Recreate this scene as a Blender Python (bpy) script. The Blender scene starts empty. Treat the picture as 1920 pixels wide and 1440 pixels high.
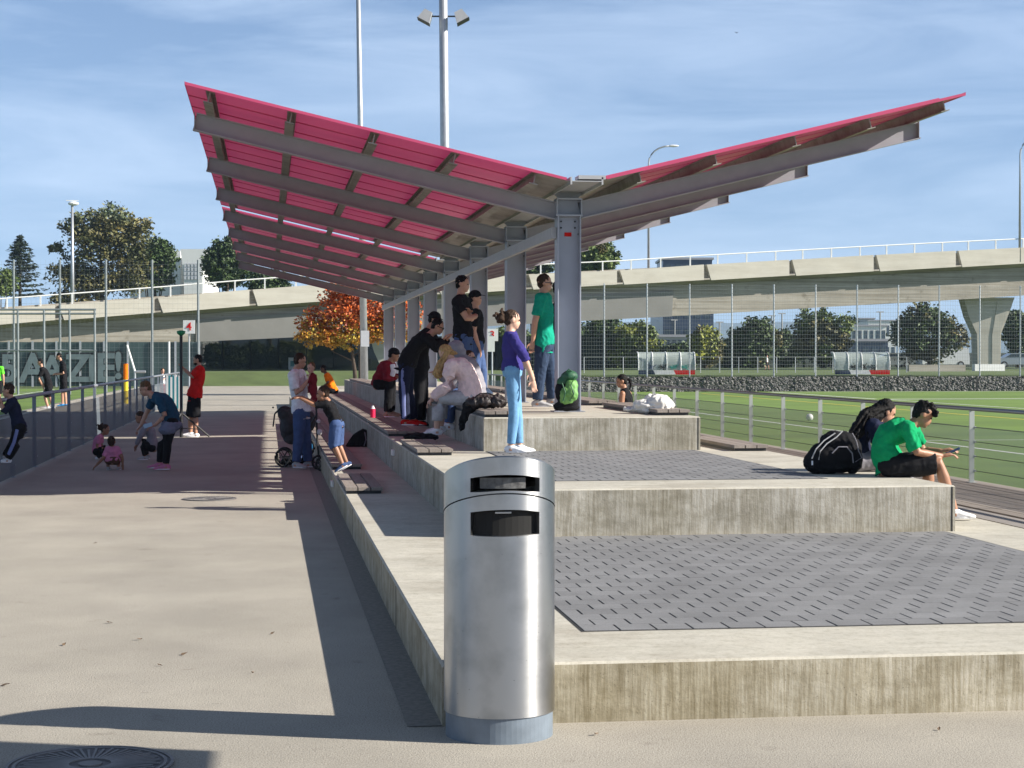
import bpy, bmesh, math, random
import numpy as np
from mathutils import Vector, Matrix, noise, Quaternion
C = bpy.context; SC = C.scene; COL = SC.collection
V = Vector; PI = math.pi
random.seed(7)
# ------------------------------------------------------------------ camera
F_PX, CX, CY, EYE = 3370.0, 960.0, 720.0, 1.75
yaw = math.atan((960 - 502) / F_PX); pit = math.atan((720 - 672.5) / F_PX)
RT = V((math.cos(yaw), -math.sin(yaw), 0)); FH = V((math.sin(yaw), math.cos(yaw), 0))
FW = FH * math.cos(pit) - V((0, 0, math.sin(pit))); UP = RT.cross(FW)
cam = bpy.data.cameras.new('camera'); co = bpy.data.objects.new('camera', cam); COL.objects.link(co)
co.matrix_world = Matrix(((RT.x, UP.x, -FW.x, 0), (RT.y, UP.y, -FW.y, 0), (RT.z, UP.z, -FW.z, EYE), (0, 0, 0, 1)))
cam.sensor_width = 36; cam.lens = F_PX / 1920 * 36; cam.clip_start = 0.1; cam.clip_end = 20000
SC.camera = co
# ------------------------------------------------------------------ sky, sun, exposure
sun_dir = V((1.75, -0.60, 1.0)).normalized()
w = bpy.data.worlds.new('World'); SC.world = w; w.use_nodes = True
nt = w.node_tree; N = nt.nodes; L = nt.links; N.clear()
out = N.new('ShaderNodeOutputWorld'); bg = N.new('ShaderNodeBackground'); sky = N.new('ShaderNodeTexSky')
sky.sky_type = 'NISHITA'; sky.sun_disc = False; sky.sun_elevation = math.asin(sun_dir.z)
sky.sun_rotation = math.atan2(sun_dir.x, sun_dir.y); sky.altitude = 400; sky.air_density = 1.0; sky.dust_density = 0.6; sky.ozone_density = 2.0
bg.inputs['Strength'].default_value = 0.052
tc = N.new('ShaderNodeTexCoord'); mp = N.new('ShaderNodeMapping'); mp.inputs['Scale'].default_value = (2.2, 2.2, 15); mp.inputs['Rotation'].default_value = (0.10, 0.14, 0.2)
n1 = N.new('ShaderNodeTexNoise'); n1.inputs['Scale'].default_value = 1.6; n1.inputs['Detail'].default_value = 7; n1.inputs['Roughness'].default_value = 0.58; n1.inputs['Distortion'].default_value = 0.6
cr = N.new('ShaderNodeValToRGB'); cr.color_ramp.elements[0].position = 0.38; cr.color_ramp.elements[0].color = (0, 0, 0, 1); cr.color_ramp.elements[1].position = 0.80; cr.color_ramp.elements[1].color = (.50, .50, .50, 1)
mx = N.new('ShaderNodeMixRGB'); mx.inputs[2].default_value = (10.4, 12.2, 14.8, 1)
va = N.new('ShaderNodeVectorMath'); va.operation = 'ADD'; va.inputs[1].default_value = (0, 0, .10); vn = N.new('ShaderNodeVectorMath'); vn.operation = 'NORMALIZE'
tint = N.new('ShaderNodeMixRGB'); tint.blend_type = 'MULTIPLY'; tint.inputs[0].default_value = 1; tint.inputs[2].default_value = (1.55, 1.56, 1.66, 1)
L.new(tc.outputs['Generated'], va.inputs[0]); L.new(va.outputs[0], vn.inputs[0]); L.new(vn.outputs[0], sky.inputs['Vector']) if 'Vector' in sky.inputs else None
L.new(sky.outputs[0], tint.inputs[1]); L.new(tc.outputs['Generated'], mp.inputs[0]); L.new(mp.outputs[0], n1.inputs['Vector']); L.new(n1.outputs['Fac'], cr.inputs[0])
L.new(cr.outputs[0], mx.inputs[0]); L.new(tint.outputs[0], mx.inputs[1]); sx_ = N.new('ShaderNodeSeparateXYZ'); mz_ = N.new('ShaderNodeMapRange'); mz_.inputs['From Min'].default_value = .24; mz_.inputs['From Max'].default_value = .62; mz_.inputs['To Min'].default_value = 1; mz_.inputs['To Max'].default_value = .42
zen = N.new('ShaderNodeVectorMath'); zen.operation = 'SCALE'; L.new(tc.outputs['Generated'], sx_.inputs[0]); L.new(sx_.outputs['Z'], mz_.inputs['Value']); L.new(mx.outputs[0], zen.inputs[0]); L.new(mz_.outputs[0], zen.inputs['Scale']); L.new(zen.outputs[0], bg.inputs[0]); L.new(bg.outputs[0], out.inputs[0])
sl = bpy.data.lights.new('sun', 'SUN'); so = bpy.data.objects.new('sun', sl); COL.objects.link(so)
sl.energy = 4.9; sl.angle = math.radians(0.5); sl.color = (1.0, 0.94, 0.84)
so.rotation_euler = sun_dir.to_track_quat('Z', 'Y').to_euler()
SC.view_settings.view_transform = 'Standard'; SC.view_settings.look = 'None'; SC.view_settings.gamma = 1; SC.view_settings.exposure = 0.92
SC.view_settings.use_curve_mapping = False

# ------------------------------------------------------------------ geometry of the view, used to place things at their real distance
def ray(x, y): return FW * F_PX + RT * (x - CX) + UP * (CY - y)
def G(x, y, z=0.0):                                   # point at height z
    d = ray(x, y); return V((0, 0, EYE)) + d * ((z - EYE) / d.z)
def D(x, y, dep):                                     # point at a given distance ahead
    d = ray(x, y); return V((0, 0, EYE)) + d * (dep / d.dot(FH))

# ------------------------------------------------------------------ materials
def mat(name, col, rough=0.8, metal=0.0, var=0.0, scale=4.0, bump=0.0, bscale=None, col2=None, stretch=(1, 1, 1), spec=0.5, detail=5, island=0.0, trans=0.0, coat=0, ramp=(0.35, 0.65)):
    m = bpy.data.materials.new(name); m.use_nodes = True
    nt = m.node_tree; N = nt.nodes; L = nt.links; b = N['Principled BSDF']
    c = (*col, 1) if len(col) == 3 else col
    b.inputs['Base Color'].default_value = c; b.inputs['Roughness'].default_value = rough; b.inputs['Metallic'].default_value = metal
    b.inputs['Specular IOR Level'].default_value = spec; b.inputs['Coat Weight'].default_value = coat
    g = N.new('ShaderNodeNewGeometry'); mpn = N.new('ShaderNodeMapping'); mpn.inputs['Scale'].default_value = stretch
    L.new(g.outputs['Position'], mpn.inputs[0])
    last = None
    if var or col2:
        t = N.new('ShaderNodeTexNoise'); t.inputs['Scale'].default_value = scale; t.inputs['Detail'].default_value = detail; t.inputs['Roughness'].default_value = 0.62
        L.new(mpn.outputs[0], t.inputs['Vector'])
        r = N.new('ShaderNodeValToRGB'); r.color_ramp.elements[0].position = ramp[0]; r.color_ramp.elements[1].position = ramp[1]
        if col2: a1, a2 = col, col2
        else: a1 = [max(0, x * (1 - var)) for x in col]; a2 = [min(1, x * (1 + var)) for x in col]
        r.color_ramp.elements[0].color = (*a1[:3], 1); r.color_ramp.elements[1].color = (*a2[:3], 1)
        L.new(t.outputs['Fac'], r.inputs[0]); last = r.outputs[0]
    if island:
        hs = N.new('ShaderNodeHueSaturation'); mr = N.new('ShaderNodeMapRange'); mr.inputs['To Min'].default_value = 1 - island; mr.inputs['To Max'].default_value = 1 + island
        L.new(g.outputs['Random Per Island'], mr.inputs['Value']); L.new(mr.outputs[0], hs.inputs['Value'])
        if last: L.new(last, hs.inputs['Color'])
        else: hs.inputs['Color'].default_value = c
        last = hs.outputs[0]
    if last: L.new(last, b.inputs['Base Color'])
    if bump:
        t2 = N.new('ShaderNodeTexNoise'); t2.inputs['Scale'].default_value = bscale or scale * 4; t2.inputs['Detail'].default_value = 6; t2.inputs['Roughness'].default_value = .7
        L.new(mpn.outputs[0], t2.inputs['Vector'])
        bm_ = N.new('ShaderNodeBump'); bm_.inputs['Strength'].default_value = min(1, bump); bm_.inputs['Distance'].default_value = 0.01
        L.new(t2.outputs['Fac'], bm_.inputs['Height']); L.new(bm_.outputs[0], b.inputs['Normal'])
    if trans:
        ms = N.new('ShaderNodeMixShader'); tr = N.new('ShaderNodeBsdfTransparent'); ms.inputs[0].default_value = trans
        o = N['Material Output']; L.new(b.outputs[0], ms.inputs[1]); L.new(tr.outputs[0], ms.inputs[2]); L.new(ms.outputs[0], o.inputs[0])
    return m
def multi(m, layers):
    """multiply noise layers over a material's base colour: (scale, stretch, lo, hi, dark colour)"""
    nt = m.node_tree; N = nt.nodes; L = nt.links; b = N['Principled BSDF']
    for (sc, st, lo, hi, dk) in layers:
        g = N.new('ShaderNodeNewGeometry'); mpn = N.new('ShaderNodeMapping'); mpn.inputs['Scale'].default_value = st
        t = N.new('ShaderNodeTexNoise'); t.inputs['Scale'].default_value = sc; t.inputs['Detail'].default_value = 6; t.inputs['Roughness'].default_value = .65
        r = N.new('ShaderNodeValToRGB'); r.color_ramp.elements[0].position = lo; r.color_ramp.elements[1].position = hi
        r.color_ramp.elements[0].color = (*dk, 1); r.color_ramp.elements[1].color = (1, 1, 1, 1)
        mm = N.new('ShaderNodeMixRGB'); mm.blend_type = 'MULTIPLY'; mm.inputs[0].default_value = 1
        L.new(g.outputs['Position'], mpn.inputs[0]); L.new(mpn.outputs[0], t.inputs['Vector']); L.new(t.outputs['Fac'], r.inputs[0])
        inp = b.inputs['Base Color']
        if inp.is_linked: src = inp.links[0].from_socket; L.new(src, mm.inputs[1])
        else: mm.inputs[1].default_value = inp.default_value
        L.new(r.outputs[0], mm.inputs[2]); L.new(mm.outputs[0], inp)
    return m
M = {}
M['asphalt'] = multi(mat('asphalt', (.43, .395, .335), .92, var=.10, scale=.7, bump=.5, bscale=110), [(120, (1, 1, 1), .36, .54, (.48, .47, .46)), (.8, (1, 1, 1), .3, .6, (.90, .90, .91)), (38, (1, 1, 1), .28, .42, (.8, .79, .78)), (3.3, (1, 1, 1), .30, .37, (.80, .79, .78)), (17, (1, 1, 1), .25, .30, (.62, .6, .58)), (.35, (1, .3, 1), .36, .50, (.94, .935, .93))])
M['gutter'] = mat('gutter', (.23, .215, .19), .95, var=.2, scale=30, bump=.4)  # dark grey for the strip at the step foot and the kerb
M['conc_side'] = multi(mat('concrete side', (.56, .52, .43), .9, var=.10, scale=3, bump=.35, bscale=40), [(24, (1, 1, .05), .36, .52, (.72, .69, .62)), (70, (1, 1, .05), .36, .58, (.66, .63, .56)), (85, (1, 1, 1), .30, .37, (.30, .28, .25)), (5, (1, 1, 1.6), .36, .55, (.74, .72, .66)), (.9, (1, 1, .5), .40, .56, (.80, .78, .72)), (1.6, (1, 1, 1), .32, .62, (.80, .78, .72))])
M['conc_mid'] = multi(mat('concrete middle', (.52, .495, .44), .9, var=.10, scale=3, bump=.35, bscale=40), [(24, (1, 1, .05), .36, .52, (.76, .74, .70)), (70, (1, 1, .05), .36, .58, (.70, .68, .63)), (5, (1, 1, 1.6), .36, .55, (.76, .75, .71)), (.9, (1, 1, .5), .40, .56, (.80, .79, .75)), (60, (1, 1, 1), .28, .36, (.5, .48, .45)), (1.6, (1, 1, 1), .32, .62, (.74, .73, .7))])
M['conc_top'] = multi(mat('concrete top', (.53, .50, .43), .85, var=.08, scale=2, bump=.2, bscale=60), [(5, (.35, 2.2, 1), .3, .62, (.86, .86, .84)), (14, (1, 1, 1), .32, .5, (.84, .83, .8)), (60, (1, 1, 1), .3, .5, (.78, .78, .76)), (1.1, (1, 1, 1), .36, .5, (.84, .82, .8))])
M['paver'] = multi(mat('paver', (.215, .215, .22), .85, var=.08, scale=2, bump=.3, bscale=90, island=.09), [(120, (1, 1, 1), .34, .55, (.78, .78, .78)), (1.5, (1, 1, 1), .35, .6, (.86, .86, .86))])
M['joint'] = mat('joint', (.02, .02, .02), .95)
M['turf'] = multi(mat('turf', (.145, .23, .035), .9, var=.12, scale=.25, bump=.4, bscale=60), [(.22, (.15, 1, 1), .44, .52, (.82, .84, .82)), (50, (1, 1, 1), .3, .6, (.75, .78, .7))])
M['grass'] = multi(mat('grass', (.10, .14, .042), .95, var=.25, scale=.3, bump=.4, bscale=30), [(12, (1, 1, 1), .3, .6, (.7, .75, .6))])
M['line'] = mat('line white', (.7, .72, .66), .8, var=.06, scale=20)
M['line_y'] = mat('line yellow', (.6, .48, .05), .8, var=.08, scale=20)
M['board'] = multi(mat('boards', (.25, .215, .185), .8, var=.15, scale=2, bump=.3, bscale=40, stretch=(1, .08, 1), island=.12), [(20, (3, .15, 1), .3, .6, (.75, .73, .7))])
M['bench'] = multi(mat('bench boards', (.26, .225, .20), .75, var=.15, scale=3, bump=.3, bscale=40, stretch=(1, .08, 1), island=.15), [(20, (3, .15, 1), .3, .6, (.75, .73, .7))])
M['steel_black'] = mat('black steel', (.02, .02, .022), .5)
M['paint'] = mat('grey steel paint', (.33, .32, .35), .5, var=.05, scale=5, metal=0.0)
M['paint_light'] = mat('pale steel paint', (.50, .51, .53), .45, var=.05, scale=5)
M['pink'] = mat('magenta sheet', (.58, .075, .175), .45, var=.05, scale=1.5)
_m = M['pink']; _n = _m.node_tree.nodes; _l = _m.node_tree.links; _t = _n.new('ShaderNodeBsdfTranslucent'); _t.inputs[0].default_value = (.76, .07, .26, 1); _x = _n.new('ShaderNodeMixShader'); _x.inputs[0].default_value = .105
_l.new(_n['Principled BSDF'].outputs[0], _x.inputs[1]); _l.new(_t.outputs[0], _x.inputs[2]); _l.new(_x.outputs[0], _n['Material Output'].inputs[0])
M['pink_dark'] = mat('magenta groove', (.25, .012, .04), .6)
M['galv_dark'] = mat('weathered galvanised', (.24, .27, .28), .5, metal=.3, var=.1, scale=3)
M['galv'] = multi(mat('galvanised', (.48, .50, .52), .42, metal=.55, var=.06, scale=6), [(14, (1, 1, .3), .3, .6, (.85, .85, .87))])
M['purlin'] = multi(mat('purlin zinc', (.30, .28, .25), .5, metal=.2, var=.1, scale=6), [(5, (1, 1, 1), .35, .55, (.7, .68, .62))])
M['white'] = mat('white paint', (.78, .78, .76), .6, var=.04, scale=3)
M['stainless'] = None
M['plinth'] = mat('grey plinth', (.15, .185, .225), .55, var=.12, scale=8)
M['black'] = mat('black inside', (.008, .008, .008), .9)
M['iron'] = multi(mat('cast iron', (.14, .13, .13), .6, metal=.4, var=.2, scale=20, bump=.5), [])
M['bridge_light'] = multi(mat('parapet concrete', (.50, .475, .41), .85, var=.05, scale=.5), [(.8, (.4, .4, 3), .35, .6, (.88, .87, .85))])
M['bridge'] = multi(mat('girder concrete', (.39, .362, .315), .9, var=.10, scale=.4), [(1.0, (.12, .12, 6), .38, .60, (.66, .64, .6)), (2.2, (.5, .5, .5), .30, .40, (.7, .68, .65)), (9, (.2, .2, 5), .3, .5, (.8, .79, .77))])
M['bridge_shade'] = mat('girder shade', (.22, .215, .205), .9, var=.06, scale=.6)  # darker concrete tone standing in for shade on the girder
M['bark'] = mat('bark', (.07, .052, .038), .9, var=.3, scale=8, bump=.5)
M['leaf_dark'] = mat('leaf dark', (.05, .085, .022), .6, var=.35, scale=.6, island=.4)
M['leaf_mid'] = mat('leaf mid', (.07, .115, .025), .6, var=.3, scale=.5, col2=(.13, .17, .035), island=.4)
M['leaf_olive'] = mat('leaf olive', (.05, .065, .022), .6, col2=(.14, .115, .03), scale=.45, island=.45)
M['leaf_yellow'] = mat('leaf yellow', (.10, .13, .02), .6, col2=(.26, .28, .03), scale=.5, island=.35)
M['leaf_conifer'] = mat('leaf conifer', (.018, .032, .018), .7, var=.3, scale=.5, island=.4)
M['leaf_pale'] = mat('leaf pale', (.11, .145, .07), .6, col2=(.20, .17, .06), scale=.35, island=.4)
M['leaf_autumn'] = mat('leaf autumn', (.30, .045, .012), .6, col2=(.55, .13, .02), scale=1.3, island=.5)
M['leaf_gold'] = mat('leaf gold', (.58, .24, .02), .6, col2=(.34, .28, .04), scale=1.3, island=.4)
M['net'] = mat('net', (.30, .36, .38), .8, trans=.55)
M['net_dark'] = mat('screen mesh', (.05, .065, .06), .9, trans=.25)
M['wire'] = mat('wire', (.25, .27, .27), .6, metal=.3)
M['glassy'] = mat('perspex', (.55, .62, .58), .25, trans=.35)
M['glass'] = mat('dark glass', (.03, .045, .06), .08)
M['tyre'] = mat('tyre', (.02, .02, .02), .8)
for k, c in dict(skin=(.50, .27, .18), skin_pale=(.60, .36, .26), skin_tan=(.34, .17, .10), skin_brown=(.14, .065, .035)).items():
    M[k] = mat(k, c, .5, var=.06, scale=20)
for k, c in dict(c_black=(.012, .012, .014), c_navy=(.016, .020, .045), c_purple=(.046, .038, .19), c_green=(.008, .29, .19), c_kelly=(.005, .30, .11), c_jeans=(.16, .33, .53), c_darkjeans=(.035, .055, .10),
                 c_blue=(.06, .10, .22), c_white=(.82, .82, .84), c_pink=(.78, .60, .58), c_rose=(.62, .22, .36), c_grey=(.26, .25, .28), c_palegrey=(.42, .42, .43), c_teal=(.02, .07, .12), c_red=(.62, .015, .012),
                 c_maroon=(.20, .014, .025), c_orange=(.90, .20, .01), c_brown=(.12, .06, .04), c_hivis=(.15, .75, .05), c_tan=(.42, .33, .24), c_stripe=(.22, .26, .50), c_pinkbottle=(.80, .03, .10), c_lightblue=(.05, .35, .75)).items():
    M[k] = mat(k, c, .9, var=.12, scale=12, bump=.3, bscale=70, spec=.15)
for k, c in dict(h_black=(.008, .007, .007), h_brown=(.045, .025, .015), h_blonde=(.42, .27, .11), h_lbrown=(.13, .075, .035)).items():
    M[k] = mat(k, c, .7, spec=.2, var=.35, scale=60, stretch=(1, 1, .3), bump=.5, bscale=150)
M['eye'] = mat('eye', (.01, .008, .008), .2); M['lip'] = mat('lip', (.28, .08, .07), .5)
# brushed stainless steel: fine vertical-band variation around the drum
def stainless():
    m = bpy.data.materials.new('brushed stainless'); m.use_nodes = True; nt = m.node_tree; N = nt.nodes; L = nt.links; b = N['Principled BSDF']
    b.inputs['Base Color'].default_value = (.62, .62, .64, 1); b.inputs['Metallic'].default_value = 1; b.inputs['Roughness'].default_value = .33
    b.inputs['Anisotropic'].default_value = .75; b.inputs['Anisotropic Rotation'].default_value = 0.25
    tg = N.new('ShaderNodeTangent'); tg.direction_type = 'RADIAL'; tg.axis = 'Z'; L.new(tg.outputs[0], b.inputs['Tangent'])
    g = N.new('ShaderNodeNewGeometry'); mp_ = N.new('ShaderNodeMapping'); mp_.inputs['Scale'].default_value = (.5, .5, 60); L.new(g.outputs['Position'], mp_.inputs[0])
    t = N.new('ShaderNodeTexNoise'); t.inputs['Scale'].default_value = 9; t.inputs['Detail'].default_value = 5; L.new(mp_.outputs[0], t.inputs['Vector'])
    mr = N.new('ShaderNodeMapRange'); mr.inputs['To Min'].default_value = .26; mr.inputs['To Max'].default_value = .42; L.new(t.outputs['Fac'], mr.inputs['Value']); L.new(mr.outputs[0], b.inputs['Roughness'])
    t2 = N.new('ShaderNodeTexNoise'); t2.inputs['Scale'].default_value = 5; t2.inputs['Detail'].default_value = 6; L.new(g.outputs['Position'], t2.inputs['Vector'])
    r = N.new('ShaderNodeValToRGB'); r.color_ramp.elements[0].position = .36; r.color_ramp.elements[1].position = .55
    r.color_ramp.elements[0].color = (.37, .375, .38, 1); r.color_ramp.elements[1].color = (.47, .475, .48, 1)
    L.new(t2.outputs['Fac'], r.inputs[0])
    t3 = N.new('ShaderNodeTexVoronoi'); t3.inputs['Scale'].default_value = 16; mp3 = N.new('ShaderNodeMapping'); mp3.inputs['Scale'].default_value = (1, 1, 2.6); mp3.inputs['Rotation'].default_value = (0, .5, 0)
    L.new(g.outputs['Position'], mp3.inputs[0]); L.new(mp3.outputs[0], t3.inputs['Vector'])
    r3 = N.new('ShaderNodeValToRGB'); r3.color_ramp.elements[0].position = .035; r3.color_ramp.elements[1].position = .06; r3.color_ramp.elements[0].color = (.25, .25, .25, 1)
    L.new(t3.outputs['Distance'], r3.inputs[0])
    mm = N.new('ShaderNodeMixRGB'); mm.blend_type = 'MULTIPLY'; mm.inputs[0].default_value = 1; L.new(r.outputs[0], mm.inputs[1]); L.new(r3.outputs[0], mm.inputs[2]); L.new(mm.outputs[0], b.inputs['Base Color'])
    bp = N.new('ShaderNodeBump'); bp.inputs['Strength'].default_value = .12; bp.inputs['Distance'].default_value = .004; t4 = N.new('ShaderNodeTexNoise'); t4.inputs['Scale'].default_value = 2.5; t4.inputs['Detail'].default_value = 2
    mp4 = N.new('ShaderNodeMapping'); mp4.inputs['Scale'].default_value = (2.2, 2.2, .3); L.new(g.outputs['Position'], mp4.inputs[0]); L.new(mp4.outputs[0], t4.inputs['Vector']); L.new(t4.outputs['Fac'], bp.inputs['Height']); L.new(bp.outputs[0], b.inputs['Normal'])
    return m
M['stainless'] = stainless()
def stone_mat():
    m = bpy.data.materials.new('gabion stones'); m.use_nodes = True; nt = m.node_tree; N = nt.nodes; L = nt.links; b = N['Principled BSDF']; b.inputs['Roughness'].default_value = .9
    g = N.new('ShaderNodeNewGeometry'); mp_ = N.new('ShaderNodeMapping'); mp_.inputs['Scale'].default_value = (1, 1, 1.5); v = N.new('ShaderNodeTexVoronoi'); v.inputs['Scale'].default_value = 8.5
    L.new(g.outputs['Position'], mp_.inputs[0]); L.new(mp_.outputs[0], v.inputs['Vector'])
    r = N.new('ShaderNodeValToRGB'); r.color_ramp.elements[0].position = .1; r.color_ramp.elements[0].color = (.035, .035, .038, 1); r.color_ramp.elements[1].position = .9; r.color_ramp.elements[1].color = (.21, .205, .20, 1)
    bw = N.new('ShaderNodeRGBToBW'); L.new(v.outputs['Color'], bw.inputs[0]); L.new(bw.outputs[0], r.inputs[0]); L.new(r.outputs[0], b.inputs['Base Color'])
    bp = N.new('ShaderNodeBump'); bp.inputs['Strength'].default_value = 1; bp.inputs['Distance'].default_value = .12; bp.invert = True
    L.new(v.outputs['Distance'], bp.inputs['Height']); L.new(bp.outputs[0], b.inputs['Normal'])
    return m
M['stones'] = stone_mat()

# ------------------------------------------------------------------ mesh builder
class MB:
    def __init__(s): s.v = []; s.f = []
    def box(s, a, b, rot=None, c=None):
        x0, y0, z0 = a; x1, y1, z1 = b; n = len(s.v)
        P = [V((x, y, z)) for z in (z0, z1) for x, y in ((x0, y0), (x1, y0), (x1, y1), (x0, y1))]
        if rot is not None: P = [rot @ (p - c) + c for p in P]
        s.v += P; s.f += [tuple(n + i for i in q) for q in ((0, 3, 2, 1), (4, 5, 6, 7), (0, 1, 5, 4), (1, 2, 6, 5), (2, 3, 7, 6), (3, 0, 4, 7))]
        return s
    def bar(s, p, q, w, h, up=V((0, 0, 1))):             # box beam from p to q, w wide, h tall
        p = V(p); q = V(q); d = (q - p).normalized(); sd = d.cross(up)
        if sd.length < 1e-5: sd = V((1, 0, 0))
        sd.normalize(); u = sd.cross(d); n = len(s.v)
        for e in (p, q):
            for a, b in ((-1, -1), (1, -1), (1, 1), (-1, 1)): s.v.append(e + sd * (a * w / 2) + u * (b * h / 2))
        s.f += [tuple(n + i for i in q_) for q_ in ((0, 3, 2, 1), (4, 5, 6, 7), (0, 1, 5, 4), (1, 2, 6, 5), (2, 3, 7, 6), (3, 0, 4, 7))]
        return s
    def loft(s, rings, n=12, cap='round'):                # rings: (pos, side vec, normal vec, rx, ry)
        base = len(s.v); R = list(rings)
        if cap == 'round':
            def endr(r0, r1):
                d = (r0[0] - r1[0]); d = d.normalized() if d.length > 1e-6 else V((0, 0, 1)); k = min(r0[3], r0[4])
                return (r0[0] + d * k * .55, r0[1], r0[2], r0[3] * .8, r0[4] * .8), (r0[0] + d * k * .9, r0[1], r0[2], r0[3] * .35, r0[4] * .35)
            a, b = endr(R[0], R[1]); c, d = endr(R[-1], R[-2]); R = [b, a] + R + [c, d]
        for p, sx, ny, rx, ry in R:
            for k in range(n):
                t = 2 * PI * k / n; s.v.append(p + sx * (math.cos(t) * rx) + ny * (math.sin(t) * ry))
        m = len(R)
        for i in range(m - 1):
            for k in range(n):
                a = base + i * n + k; b = base + i * n + (k + 1) % n; s.f.append((a, b, b + n, a + n))
        s.f.append(tuple(base + k for k in reversed(range(n)))); s.f.append(tuple(base + (m - 1) * n + k for k in range(n)))
        return s
    def tube(s, pts, rad, n=8, cap='flat', side=None, flat=1.0):
        pts = [V(p) for p in pts]; rs = rad if isinstance(rad, (list, tuple)) else [rad] * len(pts); R = []
        for i, p in enumerate(pts):
            d = (pts[min(i + 1, len(pts) - 1)] - pts[max(i - 1, 0)])
            d = d.normalized() if d.length > 1e-9 else V((0, 0, 1))
            a = side if side is not None else (V((0, 0, 1)) if abs(d.z) < .95 else V((1, 0, 0)))
            sx = d.cross(a); sx = sx.normalized() if sx.length > 1e-6 else V((1, 0, 0)); ny = sx.cross(d)
            R.append((p, sx, ny, rs[i], rs[i] * flat))
        return s.loft(R, n, cap)
    def ell(s, c, r, X=V((1, 0, 0)), Y=V((0, 1, 0)), Z=V((0, 0, 1)), n=12, m=8):
        base = len(s.v); c = V(c)
        s.v.append(c - Z * r[2])
        for i in range(1, m):
            ph = -PI / 2 + PI * i / m
            for k in range(n):
                t = 2 * PI * k / n; s.v.append(c + X * (r[0] * math.cos(ph) * math.cos(t)) + Y * (r[1] * math.cos(ph) * math.sin(t)) + Z * (r[2] * math.sin(ph)))
        s.v.append(c + Z * r[2]); top = len(s.v) - 1
        for k in range(n):
            s.f.append((base, base + 1 + (k + 1) % n, base + 1 + k))
            a = base + 1 + (m - 2) * n; s.f.append((top, a + k, a + (k + 1) % n))
        for i in range(m - 2):
            for k in range(n):
                a = base + 1 + i * n + k; b = base + 1 + i * n + (k + 1) % n; s.f.append((a, b, b + n, a + n))
        return s
    def prism(s, poly, vec):                              # polygon (list of points) pushed along vec
        n = len(s.v); k = len(poly); vec = V(vec)
        s.v += [V(p) for p in poly] + [V(p) + vec for p in poly]
        s.f.append(tuple(n + i for i in reversed(range(k)))); s.f.append(tuple(n + k + i for i in range(k)))
        for i in range(k): j = (i + 1) % k; s.f.append((n + i, n + j, n + k + j, n + k + i))
        return s
    def sheet(s, x0, y0, x1, y1, z):
        n = len(s.v); s.v += [V((x0, y0, z)), V((x1, y0, z)), V((x1, y1, z)), V((x0, y1, z))]; s.f.append((n, n + 1, n + 2, n + 3)); return s
    def mesh(s, name):
        me = bpy.data.meshes.new(name); me.from_pydata([tuple(p) for p in s.v], [], s.f); me.update(); return me
    def build(s, name, m, parent=None, smooth=False, fix=True):
        me = s.mesh(name)
        if fix:
            b = bmesh.new(); b.from_mesh(me); bmesh.ops.recalc_face_normals(b, faces=b.faces); b.to_mesh(me); b.free()
        return link(name, me, m, parent, smooth)
def link(name, me, m, parent=None, smooth=False):
    o = bpy.data.objects.new(name, me); COL.objects.link(o)
    for mm in (m if isinstance(m, (list, tuple)) else [m]): me.materials.append(M[mm] if isinstance(mm, str) else mm)
    if smooth: me.polygons.foreach_set('use_smooth', [True] * len(me.polygons))
    if parent is not None: put(o, parent)
    return o
def put(o, parent):
    o.parent = parent; o.matrix_parent_inverse = Matrix.Translation(parent_world(parent)).inverted()
def parent_world(p):
    t = V(p.location)
    return t if p.parent is None else V((0, 0, 0)) + V(p.get('_w', (0, 0, 0)))
def thing(name, label, cat, loc=(0, 0, 0), group=None):
    o = bpy.data.objects.new(name, None); COL.objects.link(o); o.location = loc; o.empty_display_size = .2
    o['label'] = label; o['category'] = cat
    if group: o['group'] = group
    return o
def tag(o, label, cat, group=None):
    o['label'] = label; o['category'] = cat
    if group: o['group'] = group
    return o
def struct(o): o['kind'] = 'structure'; return o
def dup(root, delta, label=None, name=None):
    r = root.copy(); COL.objects.link(r); r.location = V(root.location) + V(delta)
    if label: r['label'] = label
    for ch in list(root.children):
        c = ch.copy(); COL.objects.link(c); c.parent = r; c.matrix_parent_inverse = ch.matrix_parent_inverse.copy()
        for g in list(ch.children):
            h = g.copy(); COL.objects.link(h); h.parent = c; h.matrix_parent_inverse = g.matrix_parent_inverse.copy()
    return r
def sub(o, parent):                                       # a sub-part: parent is a mesh at world origin offset
    o.parent = parent; o.matrix_parent_inverse = Matrix.Identity(4)
    return o
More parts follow.
